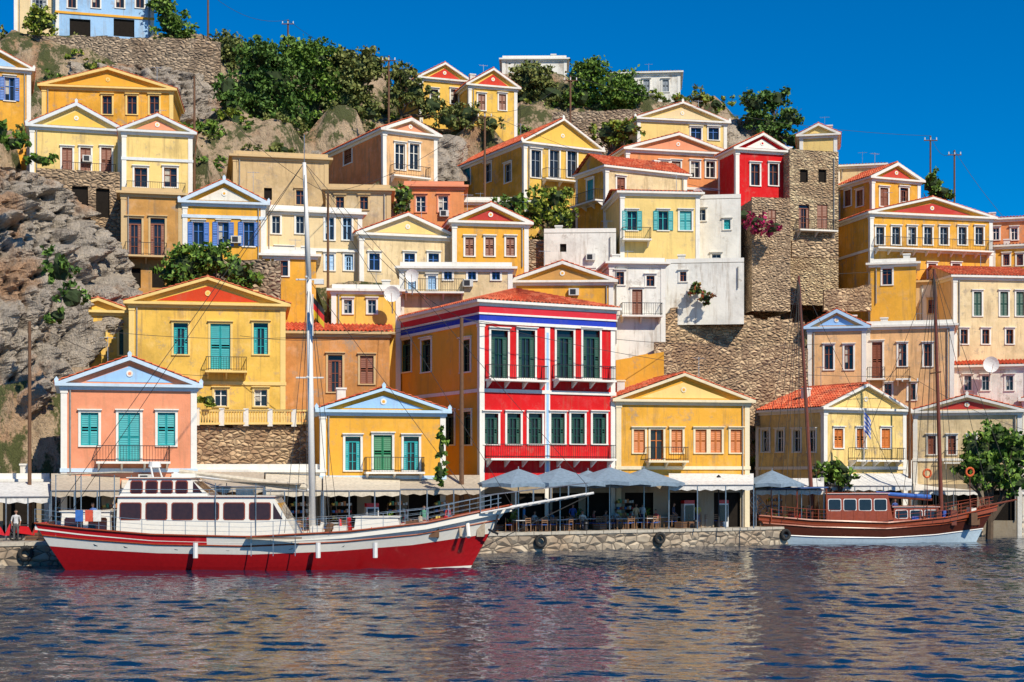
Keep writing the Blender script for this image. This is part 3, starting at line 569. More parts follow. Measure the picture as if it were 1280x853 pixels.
tree('hilltop_shrub',120,157,[(110,72,16,9),(165,62,20,9),(200,75,18,9)],LY,trunk=False); tree('hillside_shrub',270,136,[(262,205,30,14),(285,215,22,10),(250,190,18,12)],LG,trunk=False)
tree('hillside_shrub',590,148,[(570,165,24,14),(600,175,20,12),(548,180,16,12),(530,190,14,10)],LG,trunk=False); tree('hillside_shrub',660,128,[(665,290,16,12),(645,300,14)],LD,trunk=False)
tree('pine_tree',290,150,[(285,110,18,22),(288,135,16,20)],LD); tree('hillside_shrub',830,160,[(820,145,16,8),(740,178,18,9)],LG,trunk=False)
tree('hillside_shrub',1010,134,[(1015,318,20,9),(1060,340,18,12),(1065,310,14,10)],LO,trunk=False)
tree('hillside_shrub',860,122,[(850,425,16,8),(900,430,22,8),(960,428,20,9)],LY,trunk=False)
tree('prickly_pear',150,150,[(290,150,18,16),(310,160,16,14)],LY,trunk=False); tree('hillside_shrub',235,148,[(240,150,20,16),(262,165,22,14),(225,130,16,14)],LG,trunk=False)
tree('hillside_shrub',440,148,[(400,175,24,12),(440,165,26,14),(350,180,22,12),(470,155,18,14)],LO,trunk=False)
# scrub scattered over hillside
g=G('hillside_scrub'); bl=[]
for _ in range(1300):
    x=random.uniform(-75,75); y=random.uniform(114,195); z=hz(x,y)
    if infoot(x,y,.8): continue
    r=random.uniform(.45,1.3); bl.append(((x,y,z+r*.3),(r,r,r*.7)))
leaves(g,LO,bl[::3],1.0,.2,core=False); leaves(g,LG,bl[1::3],1.0,.2,'dark_foliage',core=False); leaves(g,LY,bl[2::3],1.0,.2,'light_foliage',core=False); g.done()
# ---------------------------------------------------------------- water
def dense(a,b,s,lim): return np.concatenate([[-lim,-600,-200] if a<0 else [-200,-60],np.arange(a,b,s) if not hasattr(s,'__len__') else np.concatenate(s),[b+40,b+150,lim] if a<0 else [b+40,b+300,lim]])
wx=dense(-46,48,.14,4000.); wy=dense(16,122,[np.arange(16,34,.4),np.arange(34,64,.11),np.arange(64,122,.18)],6000.); WX,WY=np.meshgrid(wx,wy); WZ=np.zeros_like(WX)
r2=np.random.default_rng(3)
for i in range(60):
    lam=float(np.exp(r2.uniform(math.log(.5),math.log(1.9)))) if i<46 else r2.uniform(2.5,8); th=math.radians(90+r2.normal()*32); k=2*math.pi/lam; amp=.0041*lam if i<46 else .0014*lam
    ph=k*(WX*math.cos(th)+WY*math.sin(th))+r2.uniform(0,6.28)+.6*np.sin(WX*.31*math.cos(i)+WY*.27*math.sin(i*1.7)+i); WZ+=amp*(np.sin(ph)+.25*np.sin(2*ph+.6))
mask=(WX>-46)&(WX<47.9)&(WY>=16)&(WY<121.9); WZ=np.where(mask,WZ*(.85+.3*np.sin(WX*.13+1+.5*np.sin(WY*.2))*np.sin(WY*.11+WX*.05)),0)
m,nt,b=nm('sea_water'); b.inputs['Base Color'].default_value=(.003,.022,.055,1); b.inputs['Roughness'].default_value=.02; b.inputs['IOR'].default_value=1.42
p=pos(nt,(.8,1.5,1)); n1=noi(nt,p,3.2,2,.5); bump(nt,b,n1,.4,.05)
gridmesh('sea_water',WX,WY,WZ,m,True)
# ---------------------------------------------------------------- boats
def hull(g,L,B,zs,rake,srake,bands,nst=44,zl=-.7):
    vl=[0,.03,.10,.17,.2,.35,.45,.5,.62,.66,.80,.97,1.]; rows=[]
    for i in range(nst+1):
        t=i/nst; r=[]
        for v in vl:
            z=zl+(zs(t)-zl)*v
            x0=(1-v)*srake; x1=L-rake*(1-v)**.8; x=x0+(x1-x0)*t
            bt=max(0,math.cos((t-.42)/.58*math.pi/2))**.75 if t>.42 else .72+.28*math.sin(t/.42*math.pi/2)
            fl=.55+.45*v**.5 if t<.6 else (.55+.45*v**.5)*(1-(t-.6)/.4)+(.15+.85*v)*((t-.6)/.4)
            r.append((x,B/2*bt*fl,z))
        rows.append(r)
    for sgn in(-1,1):
        for j in range(len(vl)-1):
            bm_={}
            for i in range(nst): bm_.setdefault(bands((i+.5)/nst,(vl[j]+vl[j+1])/2),[]).append(i)
            for mt,ii in bm_.items():
                vs=[];fs=[]
                for i in ii:
                    n0=len(vs); q=[rows[i][j],rows[i+1][j],rows[i+1][j+1],rows[i][j+1]]; vs+=[(p[0],sgn*p[1],p[2]) for p in q]; fs.append((n0,n0+1,n0+2,n0+3))
                g.raw('hull',mt,vs,fs)
    for j in range(len(vl)-1):
        q=[rows[0][j],rows[0][j+1]]; g.f('transom',bands(0,(vl[j]+vl[j+1])/2),[(q[0][0],-q[0][1],q[0][2]),(q[0][0],q[0][1],q[0][2]),(q[1][0],q[1][1],q[1][2]),(q[1][0],-q[1][1],q[1][2])])
    for i in range(nst):
        a,c=rows[i][-1],rows[i+1][-1]; g.f('deck',WOOD,[(a[0],-a[1]*.97,a[2]-.35),(c[0],-c[1]*.97,c[2]-.35),(c[0],c[1]*.97,c[2]-.35),(a[0],a[1]*.97,a[2]-.35)])
        for sgn in(-1,1): g.f('bulwark',bands(.9,.9),[(a[0],sgn*a[1]*.97,a[2]-.35),(c[0],sgn*c[1]*.97,c[2]-.35),(c[0],sgn*c[1]*.97,c[2]),(a[0],sgn*a[1]*.97,a[2])])
    return rows
def rails(g,rows,h,i0,i1,mat,step=2,r=.018):
    for sgn in(-1,1):
        for i in range(i0,i1):
            a=Vector(rows[i][-1]);c=Vector(rows[i+1][-1]); a.y*=sgn*.97;c.y*=sgn*.97; 
            for hh in(h,h*.66,h*.33): g.tube('guard_rail',mat,a+Vector((0,0,hh)),c+Vector((0,0,hh)),r if hh==h else r*.6,n=4)
            if i%step==0: g.tube('guard_rail',mat,a,a+Vector((0,0,h)),r*1.2,n=4)
def cabin(g,part,mat,x0,x1,y,z0,z1,sl0=.1,sl1=.4,roofm=None,wins=0,wz=(.45,.8),wm=GLASS,gap=.22,rim=None):
    pts=[(x0,z0),(x1,z0),(x1-sl1,z1),(x0+sl0,z1)]; yi=y*.92
    vs=[(p[0],-y if i<2 else -yi,p[1]) for i,p in enumerate(pts)]+[(p[0],y if i<2 else yi,p[1]) for i,p in enumerate(pts)]
    g.raw(part,mat,vs,[(0,1,2,3),(7,6,5,4),(1,5,6,2),(0,3,7,4),(3,2,6,7)])
    rm=roofm or mat; g.box(part+'_roof',rm,x0+sl0-.15,x1-sl1+.12,-yi-.08,yi+.08,z1+.001,z1+.06)
    if rim: g.box(part+'_roof_rim',rim,x0+sl0-.17,x1-sl1+.14,-yi-.1,yi+.1,z1-.03,z1+.0)
    if wins:
        h=z1-z0; ww=(x1-x0-sl0-sl1)/wins
        Yz=lambda z:y+(yi-y)*(z-z0)/h+.015; a=z0+h*wz[0];b_=z0+h*wz[1]
        for i in range(wins):
            xa=x0+sl0+i*ww+gap*ww*.5; xb=x0+sl0+(i+1)*ww-gap*ww*.5
            for s in(-1,1):
                for gr,mt_w,th in((.05,mat if rim is None else rim,.02),(0,wm,.035)):
                    c=.08; A0,B0,X0_,X1_=a-gr,b_+gr,xa-gr,xb+gr; q=[(X0_+c,A0),(X1_-c,A0),(X1_,A0+c),(X1_,B0-c),(X1_-c,B0),(X0_+c,B0),(X0_,B0-c),(X0_,A0+c)]
                    g.prism(part+('_windows' if gr==0 else '_window_frames'),mt_w,[(p[0],s*(Yz(p[1])+th-.02),p[1]) for p in q],(0,-s*.03,0))
        if sl1>.5:
            xc=x1-sl1*wz[0]-.35; g.prism(part+'_windows',wm,[(xc-.35,-Yz(a),a),(xc+.15,-Yz(a),a),(xc-.35,-Yz(b_),b_)],(0,.03,0))
        for k in(-1,0,1):
            yc=k*yi*.62; X_=lambda z:x1-sl1*(z-z0)/h+.015; g.f(part+'_windows',wm,[(X_(a),yc-yi*.27,a),(X_(a),yc+yi*.27,a),(X_(b_),yc+yi*.27,b_),(X_(b_),yc-yi*.27,b_)])
cw=simple('cream_gelcoat',(.81,.77,.68),.25,var=.93); rd=simple('red_hull_paint',(.38,.008,.01),.22,var=.85); rb=simple('bright_red_paint',(.55,.015,.02),.25,var=.85); mh=simple('mahogany_varnish',(.30,.060,.02),.22,var=.75); wt=simple('white_paint',(.78,.76,.72),.3,var=.92); ltb=simple('light_blue_hull',(.50,.62,.70),.35,var=.85); blk=simple('black_rubber',(.02,.02,.02),.8); dk=simple('dark_boot_paint',(.06,.012,.01),.5)
s=81/F; X0=(48-640)*s; Lb=(640-48)*s
g=G('motor_sailing_yacht',(X0,82.2,0),math.radians(1.5))
zs=lambda t: float(np.interp(t,[0,.1,.25,.45,.65,.82,1],[2.5,2.22,1.92,1.8,2.05,2.5,3.42]))
def bands(t,v):
    if v<.17: return dk
    if v<.20: return cw
    if v<.62: return rd
    if v>.8 and t<.36: return rb
    return cw
rows=hull(g,Lb,5.6,zs,2.6,1.9,bands)
for sgn in(-1,1):
    for i in range(44):
        for vi,mt,rr in((10,mh,.045),(12,mh,.06)):
            a=Vector(rows[i][vi]);c=Vector(rows[i+1][vi]); a.y*=sgn*1.005;c.y*=sgn*1.005; g.tube('rub_rail',mt,a,c,rr,n=5)
rails(g,rows,.75,0,43,STEEL)
xm=lambda px:(px-48)*s; zz=lambda py:CH+(HY-py)*s
WB=simple('tinted_window',(.05,.018,.012),.08)
cabin(g,'deckhouse',cw,xm(146),xm(376),1.8,1.4,zz(621),.1,1.5,cw,6,(.52,.86),WB,.22,mh)
cabin(g,'pilothouse',cw,xm(150),xm(262),1.6,zz(620),zz(598),.5,1.1,cw,4,(.18,.82),WB,.28,mh)
cabin(g,'forward_hatch',cw,xm(440),xm(500),.9,2.0,2.75,.1,.2,cw,0)
cabin(g,'aft_deck_seat',cw,xm(76),xm(140),1.6,1.6,zz(640),.1,.1,cw,2,(.3,.8),WB)
g.tube('deckhouse_handrail',STEEL,(xm(150),-1.75,zz(612)),(xm(340),-1.75,zz(612)),.02,n=4)
for k in range(9): g.tube('deckhouse_handrail',STEEL,(xm(262+k*9.5),-1.7,zz(621)),(xm(262+k*9.5),-1.75,zz(612)),.018,n=4)
g.box('life_raft',wt,xm(290),xm(312),-.4,.4,zz(620),zz(611)); g.box('deck_locker',cw,xm(210),xm(240),-.6,.6,zz(597)+.0,zz(592))
g.tube('nav_arch',wt,(xm(190),-1.2,zz(598)),(xm(186),-1.0,zz(584)),.05);g.tube('nav_arch',wt,(xm(190),1.2,zz(598)),(xm(186),1.0,zz(584)),.05);g.tube('nav_arch',wt,(xm(186),-1.,zz(584)),(xm(186),1.0,zz(584)),.05)
g.tube('radar_dome',wt,(xm(186),0,zz(584)),(xm(186),0,zz(577)),.35,.3,12)
for t in(.12,.2,.3,.42,.55,.66):
    i=int(t*44); p=rows[i][9]; g.prism('portholes',GLASS,[(p[0]+.2*math.cos(q*math.pi/4),-p[1]-.03,p[2]+.18+.1*math.sin(q*math.pi/4)) for q in range(8)],(0,.1,0))
fab=simple('canvas_cream',(.66,.58,.45),.9); fabd=simple('canvas_beige',(.45,.36,.26),.9)
g.prism('aft_canopy',fab,[(xm(72),-2.1,zz(594)),(xm(148),-2.1,zz(591)),(xm(148),2.1,zz(591)),(xm(72),2.1,zz(594))],(0,0,.06))
g.prism('deck_canopy',fabd,[(xm(268),-1.9,zz(601)),(xm(372),-1.9,zz(606)),(xm(372),1.9,zz(606)),(xm(268),1.9,zz(601))],(0,0,.05))
for px in(270,320,370):
    for y in(-1.8,1.8): g.tube('canopy_posts',STEEL,(xm(px),y,1.8),(xm(px),y,zz(604)),.025)
for px in(74,105,146):
    for y in(-2,2): g.tube('canopy_posts',STEEL,(xm(px),y,1.8),(xm(px),y,zz(594)),.03)
mx=xm(386); mt_=(mx-.45,0,zz(196)); g.tube('mast',wt,(mx,0,1.6),(mx-.2,0,zz(345)),.19,.15,12); g.tube('mast',wt,(mx-.2,0,zz(345)),mt_,.15,.1,12); g.tube('mast_antenna',STEEL,mt_,(mx-.45,0,zz(160)),.02)
for z,w in((zz(345),1.3),(zz(470),.9)): g.tube('spreaders',wt,(mx-.2,-w,z),(mx-.2,w,z),.05); g.tube('spreaders',wt,(mx-.9,0,z),(mx+.6,0,z),.045)
g.box('radar_bracket',wt,mx+.1,mx+.6,-.2,.2,zz(351),zz(345))
g.tube('boom',wt,(mx,0,zz(614)),(mx-7.5,0,zz(592)),.1,.08,8); g.tube('furled_sail',fab,(mx-.3,0,zz(610)),(mx-7.2,0,zz(589)),.17,.12,8)
bt=(xm(745),0,zz(617)); g.tube('bowsprit',wt,(xm(590),0,2.9),bt,.13,.07,8)
for y in(-.55,.55):
    g.tube('bowsprit_platform',wt,(xm(600),y*1.6,3.0),(xm(735),y*.3,zz(618)),.05); g.tube('bowsprit_rail',STEEL,(xm(600),y*1.6,3.9),(xm(738),y*.3,zz(604)),.025)
    for k in range(7): 
        t=k/6; x=xm(600)+(xm(735)-xm(600))*t; yy=y*(1.6-1.3*t); g.tube('bowsprit_rail',STEEL,(x,yy,3.0+(zz(618)-3)*t),(x,yy,3.9+(zz(605)-3.9)*t),.02)
for k in range(12):
    t=k/12; x=xm(600)+(xm(735)-xm(600))*t; g.box('bowsprit_planks',WOOD,x,x+.25,-.88*(1-.8*t),.88*(1-.8*t),2.98+(zz(618)-3)*t,3.03+(zz(618)-3)*t)
def st(a,b,r=.018): g.tube('rigging',CABLE,a,b,r,n=4)
st(mt_,bt);st(mt_,(xm(640),0,3.4));st(mt_,(xm(60),-1.8,2.4));st(mt_,(xm(60),1.8,2.4))
for y in(-2.6,2.6):
    st(mt_,(mx,y,2));st((mx-.2,0,zz(345)),(mx-1.2,y,2));st((mx-.2,0,zz(345)),(mx+1.2,y,2))
st(bt,(Lb-2.2,0,.8),.03); st((mx-.2,0,zz(345)),(xm(600),0,3.1))
for px in(318,345,372): g.tube('side_ladder',STEEL,(xm(px),-2.95,1.9),(xm(px),-2.95,.8),.03,n=4)
g.box('side_platform',WOOD,xm(312),xm(380),-3.2,-2.85,zz(672),zz(672)+.06)
for px in(250,400,470): g.tube('fenders',wt,(xm(px),-2.95,1.5),(xm(px),-2.95,.7),.13,.13,8)
for px,c in((100,BS),(112,(.7,.1,.05)),(122,WH)): g.box('towels',simple('towel',c,.9),xm(px),xm(px)+.4,-2.35,-2.3,2.6,3.2)
for k in range(22):
    x=xm(385+k*10); 
    if k%3: g.tube('deck_gear',random.choice([cw,WOOD,fabd,blk,rb]),(x,-random.uniform(.2,1.2),1.7),(x+random.uniform(-.2,.3),-.6,random.uniform(2.3,2.9)),random.uniform(.06,.2),n=8)
    else: g.box('deck_gear',random.choice([cw,WOOD,fabd]),x,x+random.uniform(.3,.7),-random.uniform(.4,1.2),.3,1.7,random.uniform(2.2,2.6))
g.tube('windlass',STEEL,(xm(560),-.4,2.7),(xm(560),.4,2.7),.2,n=10); g.tube('anchor',IRON,(xm(622),-.5,2.9),(xm(616),-.62,1.9),.06); g.tube('anchor',IRON,(xm(610),-.75,2.1),(xm(622),-.45,1.85),.06)
g.done(smooth=('mast',))
# wooden gulet
s2_=112/F; X0=(942-640)*s2_; Lb=(1262-942)*s2_*1.02
g=G('wooden_gulet',(X0,112.8,0),math.radians(8)); xm=lambda px:(px-942)*s2_; zz=lambda py:CH+(HY-py)*s2_
zs=lambda t: float(np.interp(t,[0,.2,.5,.75,1],[2.1,1.75,1.55,1.9,2.7]))
DV=simple('dark_varnish',(.10,.025,.012),.3)
def bands2(t,v):
    if v<.17: return dk
    if v<.5: return ltb
    return DV if v<.8 else mh
rows=hull(g,Lb,4.8,zs,2.0,1.6,bands2)
for sgn in(-1,1):
    for i in range(44):
        for vi,mt2,rr in((7,wt,.05),(10,mh,.06),(12,mh,.08)):
            a=Vector(rows[i][vi]);c=Vector(rows[i+1][vi]); a.y*=sgn*1.005;c.y*=sgn*1.005; g.tube('rub_rail',mt2,a,c,rr,n=5)
rails(g,rows,.8,0,43,mh,r=.025)
cabin(g,'deckhouse',mh,xm(1030),xm(1120),1.5,1.2,zz(617),.1,.5,mh,4,(.5,.82),rim=wt)
cabin(g,'low_cabin',mh,xm(1120),xm(1185),1.2,1.3,zz(634),.1,.3,mh,3,(.4,.8),rim=wt)
g.prism('aft_canopy',simple('canvas_blue',(.06,.12,.3),.9),[(xm(955),-2,zz(612)),(xm(1030),-2,zz(610)),(xm(1030),2,zz(610)),(xm(955),2,zz(612))],(0,0,.08))
for px in(957,990,1028):
    for y in(-1.9,1.9): g.tube('canopy_posts',mh,(xm(px),y,1.6),(xm(px),y,zz(611)),.05)
MA=simple('mast_brown',(.19,.05,.025),.4)
t1=(xm(1003),0,zz(342));t2=(xm(1183),0,zz(330)); g.tube('fore_mast',MA,(xm(1183)+.6,0,1.4),t2,.17,.1,10); g.tube('main_mast',MA,(xm(1022),0,1.4),t1,.17,.1,10)
for t in(t1,t2):
    for y in(-2.2,2.2):
        for dx in(.9,.2,-.8,-1.8): g.tube('rigging',CABLE,t,(t[0]+dx,y,1.8),.02,n=4)
    g.tube('spreaders',MA,(t[0]+.1,-1,t[2]*.62),(t[0]+.1,1,t[2]*.62),.05)
for q in((t2,(Lb+1.6,0,3.2)),(t2,(Lb-.5,0,2.7)),(t1,t2),(t1,(0,0,2.2)),(t1,(xm(1150),0,2.5)),(t2,(xm(1060),0,3.4))): g.tube('rigging',CABLE,q[0],q[1],.02,n=4)
g.tube('bowsprit',MA,(Lb-1.5,0,2.6),(Lb+1.6,0,3.2),.1,.06); g.tube('boom',MA,(xm(1180),0,3.2),(xm(1100),0,3.5),.1,.08); g.tube('furled_sail',simple('sail_blue',(.05,.15,.5),.9),(xm(1178),0,3.4),(xm(1105),0,3.7),.18,.13,8)
a=Vector((xm(950),-1,2.0));b_=Vector((xm(898),-1,zz(578)))   # raised gangway
for y in(0,.8): g.tube('gangway',STEEL,a+Vector((0,y,0)),b_+Vector((0,y,0)),.06); g.tube('gangway',STEEL,a+Vector((.5,y,.5)),b_+Vector((.5,y,.4)),.035)
for k in range(14): q=a.lerp(b_,k/13); g.tube('gangway',STEEL,q,q+Vector((0,.8,0)),.04,n=4); g.tube('gangway',STEEL,q,q+Vector((.5,0,.45)),.025,n=4)
og=simple('life_ring_orange',(.75,.13,.03),.6)
for px,py in((1165,592),(1222,590)):
    c=Vector((xm(px),-1.2,zz(py))); ring=[c+Vector((.3*math.cos(q*math.pi/6),0,.3*math.sin(q*math.pi/6))) for q in range(13)]
    for k in range(12): g.tube('life_rings',og,ring[k],ring[k+1],.08)
    g.tube('life_ring_posts',MA,(c.x,c.y,1.5),(c.x,c.y,c.z-.3),.03)
for k in range(18): x=xm(1125+k*6.5); g.box('deck_gear',random.choice([cw,WOOD,MA,mh,simple('blue_cover',(.04,.12,.5),.8)]),x,x+random.uniform(.2,.5),-random.uniform(.4,1.4),.3,1.3,random.uniform(1.9,2.6))
g.done()
# ---------------------------------------------------------------- quay furniture
def awning(name,x0,x1,pyf,Df,pyb,Db,mat,val=.35,posts=3):
    g=G(name); a=P(x0,pyf,Df);b=P(x1,pyf,Df+ (x1-x0)*.018); c=P(x1,pyb,Db+(x1-x0)*.018);d=P(x0,pyb,Db); b.z=a.z;c.z=d.z
    n=max(3,int((b-a).length/.9)); 
    for i in range(n):
        q=[a.lerp(b,i/n),a.lerp(b,(i+1)/n),d.lerp(c,(i+1)/n),d.lerp(c,i/n)]; m=[(q[0]+q[3])/2-Vector((0,0,.12)),(q[1]+q[2])/2-Vector((0,0,.12))]
        g.f('canopy',mat,[q[0],q[1],m[1],m[0]]); g.f('canopy',mat,[m[0],m[1],q[2],q[3]])
        mm=(q[0]+q[1])/2; g.f('valance',mat,[q[0],q[1],q[1]-Vector((0,0,val*.8)),mm-Vector((0,0,val*1.1)),q[0]-Vector((0,0,val*.8))])
    g.tube('front_bar',STEEL,a,b,.05)
    for i in range(posts+1): q=a.lerp(b,i/posts); g.tube('posts',STEEL,(q.x,q.y,1.3),q,.045)
    g.done()
aw=simple('awning_cream',(.66,.58,.45),.9); aw2=simple('awning_beige',(.50,.42,.32),.9); aw3=simple('awning_white',(.72,.70,.66),.9)
awning('shop_awning',-20,62,622,87.5,603,91.5,aw3); awning('shop_awning',64,150,614,88.5,592,92,aw2); awning('shop_awning',152,250,611,91,588,94.5,aw)
awning('shop_awning',252,330,609,92.5,590,97,aw2); awning('shop_awning',332,402,614,94,592,98.5,aw); awning('shop_awning',404,500,614,95,595,99,aw); awning('shop_awning',500,600,612,97.5,594,101,aw2)
awning('shop_awning',836,942,607,105.5,592,108.5,aw3); awning('shop_awning',945,1030,613,111,598,114.5,aw3); awning('shop_awning',1032,1140,608,117,592,120,aw3); awning('shop_awning',1142,1290,614,125,600,129,aw3)
um=simple('umbrella_canvas',(.22,.30,.38),.9)
def umbrella(px,py,D,r,h):
    c=P(px,py,D); g=G('cafe_umbrella',(c.x,c.y,0),random.uniform(0,.7)); z=c.z
    g.tube('pole',STEEL,(0,0,1.3),(0,0,z+.15),.04)
    for i in range(8):
        t0=i*math.pi/4;t1=t0+math.pi/4; A=(r*math.cos(t0),r*math.sin(t0),z-h);B=(r*math.cos(t1),r*math.sin(t1),z-h); M=((A[0]+B[0])/2*.96,(A[1]+B[1])/2*.96,z-h+.08)
        g.f('canopy',um,[(0,0,z),A,M]);g.f('canopy',um,[(0,0,z),M,B]); g.f('valance',um,[A,M,(M[0],M[1],M[2]-.25),(A[0],A[1],A[2]-.25)]);g.f('valance',um,[M,B,(B[0],B[1],B[2]-.25),(M[0],M[1],M[2]-.25)])
        g.tube('ribs',STEEL,(0,0,z-.7),(A[0]*.6,A[1]*.6,z-h*.62),.015,n=4)
    g.done()
for px,py,D,r in((648,586,101,2.9),(700,585,101.5,3.1),(762,584,103.5,3.2),(805,586,106,2.9),(735,588,106,2.5),(965,588,111.5,2.4)): umbrella(px,py,D,r,1.0)
def shared(name,build,places):
    me=None
    for (x,y,rz) in places:
        if me is None:
            g=G('tmp'); build(g); vs=[];fs=[];mats=[];mi=[]
            for (_,_),(v,f,m) in g.p.items():
                n=len(vs); vs+=v; fs+=[tuple(i+n for i in q) for q in f]; mats.append(m); mi+=[len(mats)-1]*len(f)
            bpy.data.objects.remove(g.e); me=bpy.data.meshes.new(name); me.from_pydata(vs,[],fs); [me.materials.append(m) for m in mats]; me.polygons.foreach_set('material_index',mi)
        o=bpy.data.objects.new(name,me); col0.objects.link(o); o.location=(x,y,1.3); o.rotation_euler=(0,0,rz)
wc=simple('chair_wood',(.3,.16,.08),.6); blf=simple('blue_canvas',(.05,.12,.4),.9)
def chair(g):
    for x in(-.2,.2):
        for y in(-.2,.2): g.tube('leg',wc,(x,y,0),(x,y,.92 if y>0 else .45),.022,n=5)
    g.box('seat',blf,-.23,.23,-.22,.18,.43,.47)
    for z in(.6,.72,.86): g.box('back',wc,-.19,.19,.19,.21,z,z+.05)
def table(g):
    g.box('top',simple('table_cloth',(.7,.7,.68),.8),-.4,.4,-.4,.4,.72,.76)
    for x in(-.34,.34):
        for y in(-.34,.34): g.tube('leg',wc,(x,y,0),(x,y,.72),.025,n=5)
tp=[];cp=[]
for i in range(30):
    px=650+i*12.5 if i<20 else 930; D=float(qy((px-640)*104/F))+random.choice([1.4,2.4,3.6]); x=(px-640)*D/F
    if i>=20: x=-25+(i-20)*2.3; D=float(qy(x))+random.choice([2.2,3.2])
    tp.append((x,D,.3)); 
    for a in(0,1,2):
        t=a*2.2+random.random(); cp.append((x+.75*math.sin(t),D-.75*math.cos(t),t+math.pi))
shared('cafe_table',table,tp); shared('cafe_chair',chair,cp)
def tyre(g):
    R=[Vector((.33*math.cos(q*math.pi/8),0,.33*math.sin(q*math.pi/8)-.6)) for q in range(17)]
    for k in range(16): g.tube('t',blk,R[k],R[k+1],.12,n=8)
shared('tyre_fender',tyre,[(x,float(qy(x))-.3,.4) for x in(1.9,10.2,-27,-24,20,27)])
def bollard(g): g.tube('b',IRON,(0,0,0),(0,0,.45),.13,.11,10); g.tube('b',IRON,(0,0,.45),(0,0,.58),.2,.16,10)
shared('mooring_bollard',bollard,[(x,float(qy(x))+.7,0) for x in(-26,-15,-3,5,13,21,30)])
def crate(g):
    for z in(0,.16,.32): g.box('c',WOOD,-.4,.4,-.3,-.27,z,z+.12);g.box('c',WOOD,-.4,.4,.27,.3,z,z+.12);g.box('c',WOOD,-.4,-.37,-.27,.27,z,z+.12);g.box('c',WOOD,.37,.4,-.27,.27,z,z+.12)
    g.box('c',simple('net_pile',(.15,.25,.3),.9),-.35,.35,-.25,.25,.05,.38)
shared('wooden_crate',crate,[(x,float(qy(x))+random.uniform(1.2,3),random.random()) for x in(-27.5,-26.5,6,12,12.8,15,-1,18.5,16,3.5)])
def cabinet(g): g.box('body',wt,-.4,.4,-.3,.3,0,1.7); g.box('door',GLASS,-.33,.33,-.34,-.3,.4,1.6); g.box('sign',rb,-.4,.4,-.33,.31,1.7,1.95)
shared('drinks_cabinet',cabinet,[(12.6,109,.3),(15.2,110.2,.3),(-9,97.5,.3)])
def stand(g):
    for x in(-.7,.7): g.tube('post',WOOD,(x,0,0),(x,0,1.9),.03)
    for j,z in enumerate((.4,.85,1.3,1.75)):
        g.box('shelf',WOOD,-.72,.72,-.2,.2,z,z+.03)
        for i in range(7):
            cc=random.choice([(.6,.05,.05),(.05,.2,.5),(.7,.5,.1),(.7,.7,.65),(.1,.35,.2),(.6,.25,.1)]); x=-.65+i*.19; g.box('goods',simple('goods',cc,.7),x,x+.14,-.18,.1,z+.03,z+.03+random.uniform(.12,.3))
shared('souvenir_stand',stand,[(x,float(qy(x))+dy,.45) for x,dy in((-24,5.3),(-21.5,5.4),(-19,5.2),(-17,5),(-13.5,5.2),(-11,4.8),(-7.5,4.6),(-4.5,3.6),(12,4.2),(8,4.2),(20,4.6),(25,5),(30,5.5))])
def lamp(g):
    g.tube('post',IRON,(0,0,0),(0,0,3.2),.06,.04,8); g.tube('base',IRON,(0,0,0),(0,0,.4),.12,.08,8); g.tube('lantern',simple('lantern_glass',(.6,.6,.55),.3),(0,0,3.2),(0,0,3.6),.1,.17,6); g.tube('cap',IRON,(0,0,3.6),(0,0,3.78),.2,.02,6)
shared('street_lamp',lamp,[(x,float(qy(x))+1.1,0) for x in(-20,2.5,14.8,23.5)])
def pot(g):
    g.tube('pot',tile(),(0,0,0),(0,0,.5),.2,.3,10)
    for k in range(40):
        a=random.uniform(0,6.28);r=random.uniform(.05,.35);z=random.uniform(.5,1.3); g.f('leafs',LG,[(r*math.cos(a),r*math.sin(a),z),(r*math.cos(a)+.12,r*math.sin(a),z+.1),(r*math.cos(a),r*math.sin(a)+.1,z+.2)]); 
    g.tube('stem',BARK,(0,0,.5),(0,0,1.1),.02)
shared('potted_plant',pot,[(x,float(qy(x))+dy,0) for x,dy in((0,4),(4.5,4.4),(9.5,3.6),(16,3),(-8,3.4),(-15.5,4),(22,3.5),(14,5))])
def scooter(g):
    for x in(-.62,.62):
        R=[Vector((x+.24*math.cos(q*math.pi/6),0,.26+.24*math.sin(q*math.pi/6))) for q in range(13)]
        for k in range(12): g.tube('w',blk,R[k],R[k+1],.06)
    g.prism('body',rb,[(-.8,-.14,.45),(-.1,-.14,.35),(.1,-.14,.3),(.1,-.14,.4),(-.1,-.14,.8),(-.75,-.14,.85)],(0,.28,0)); g.prism('shield',rb,[(.1,-.18,.3),(.35,-.18,.3),(.5,-.18,.95),(.4,-.18,1.0)],(0,.36,0))
    g.tube('fork',STEEL,(.62,0,.26),(.42,0,1.05),.035); g.tube('bars',blk,(.4,-.32,1.08),(.4,.32,1.08),.03); g.box('seat',blk,-.72,-.08,-.13,.13,.851,.93)
shared('motor_scooter',scooter,[(-27.6,87,.5),(-26,87.6,.6),(-29,86.5,.4),(22,118,.7)])
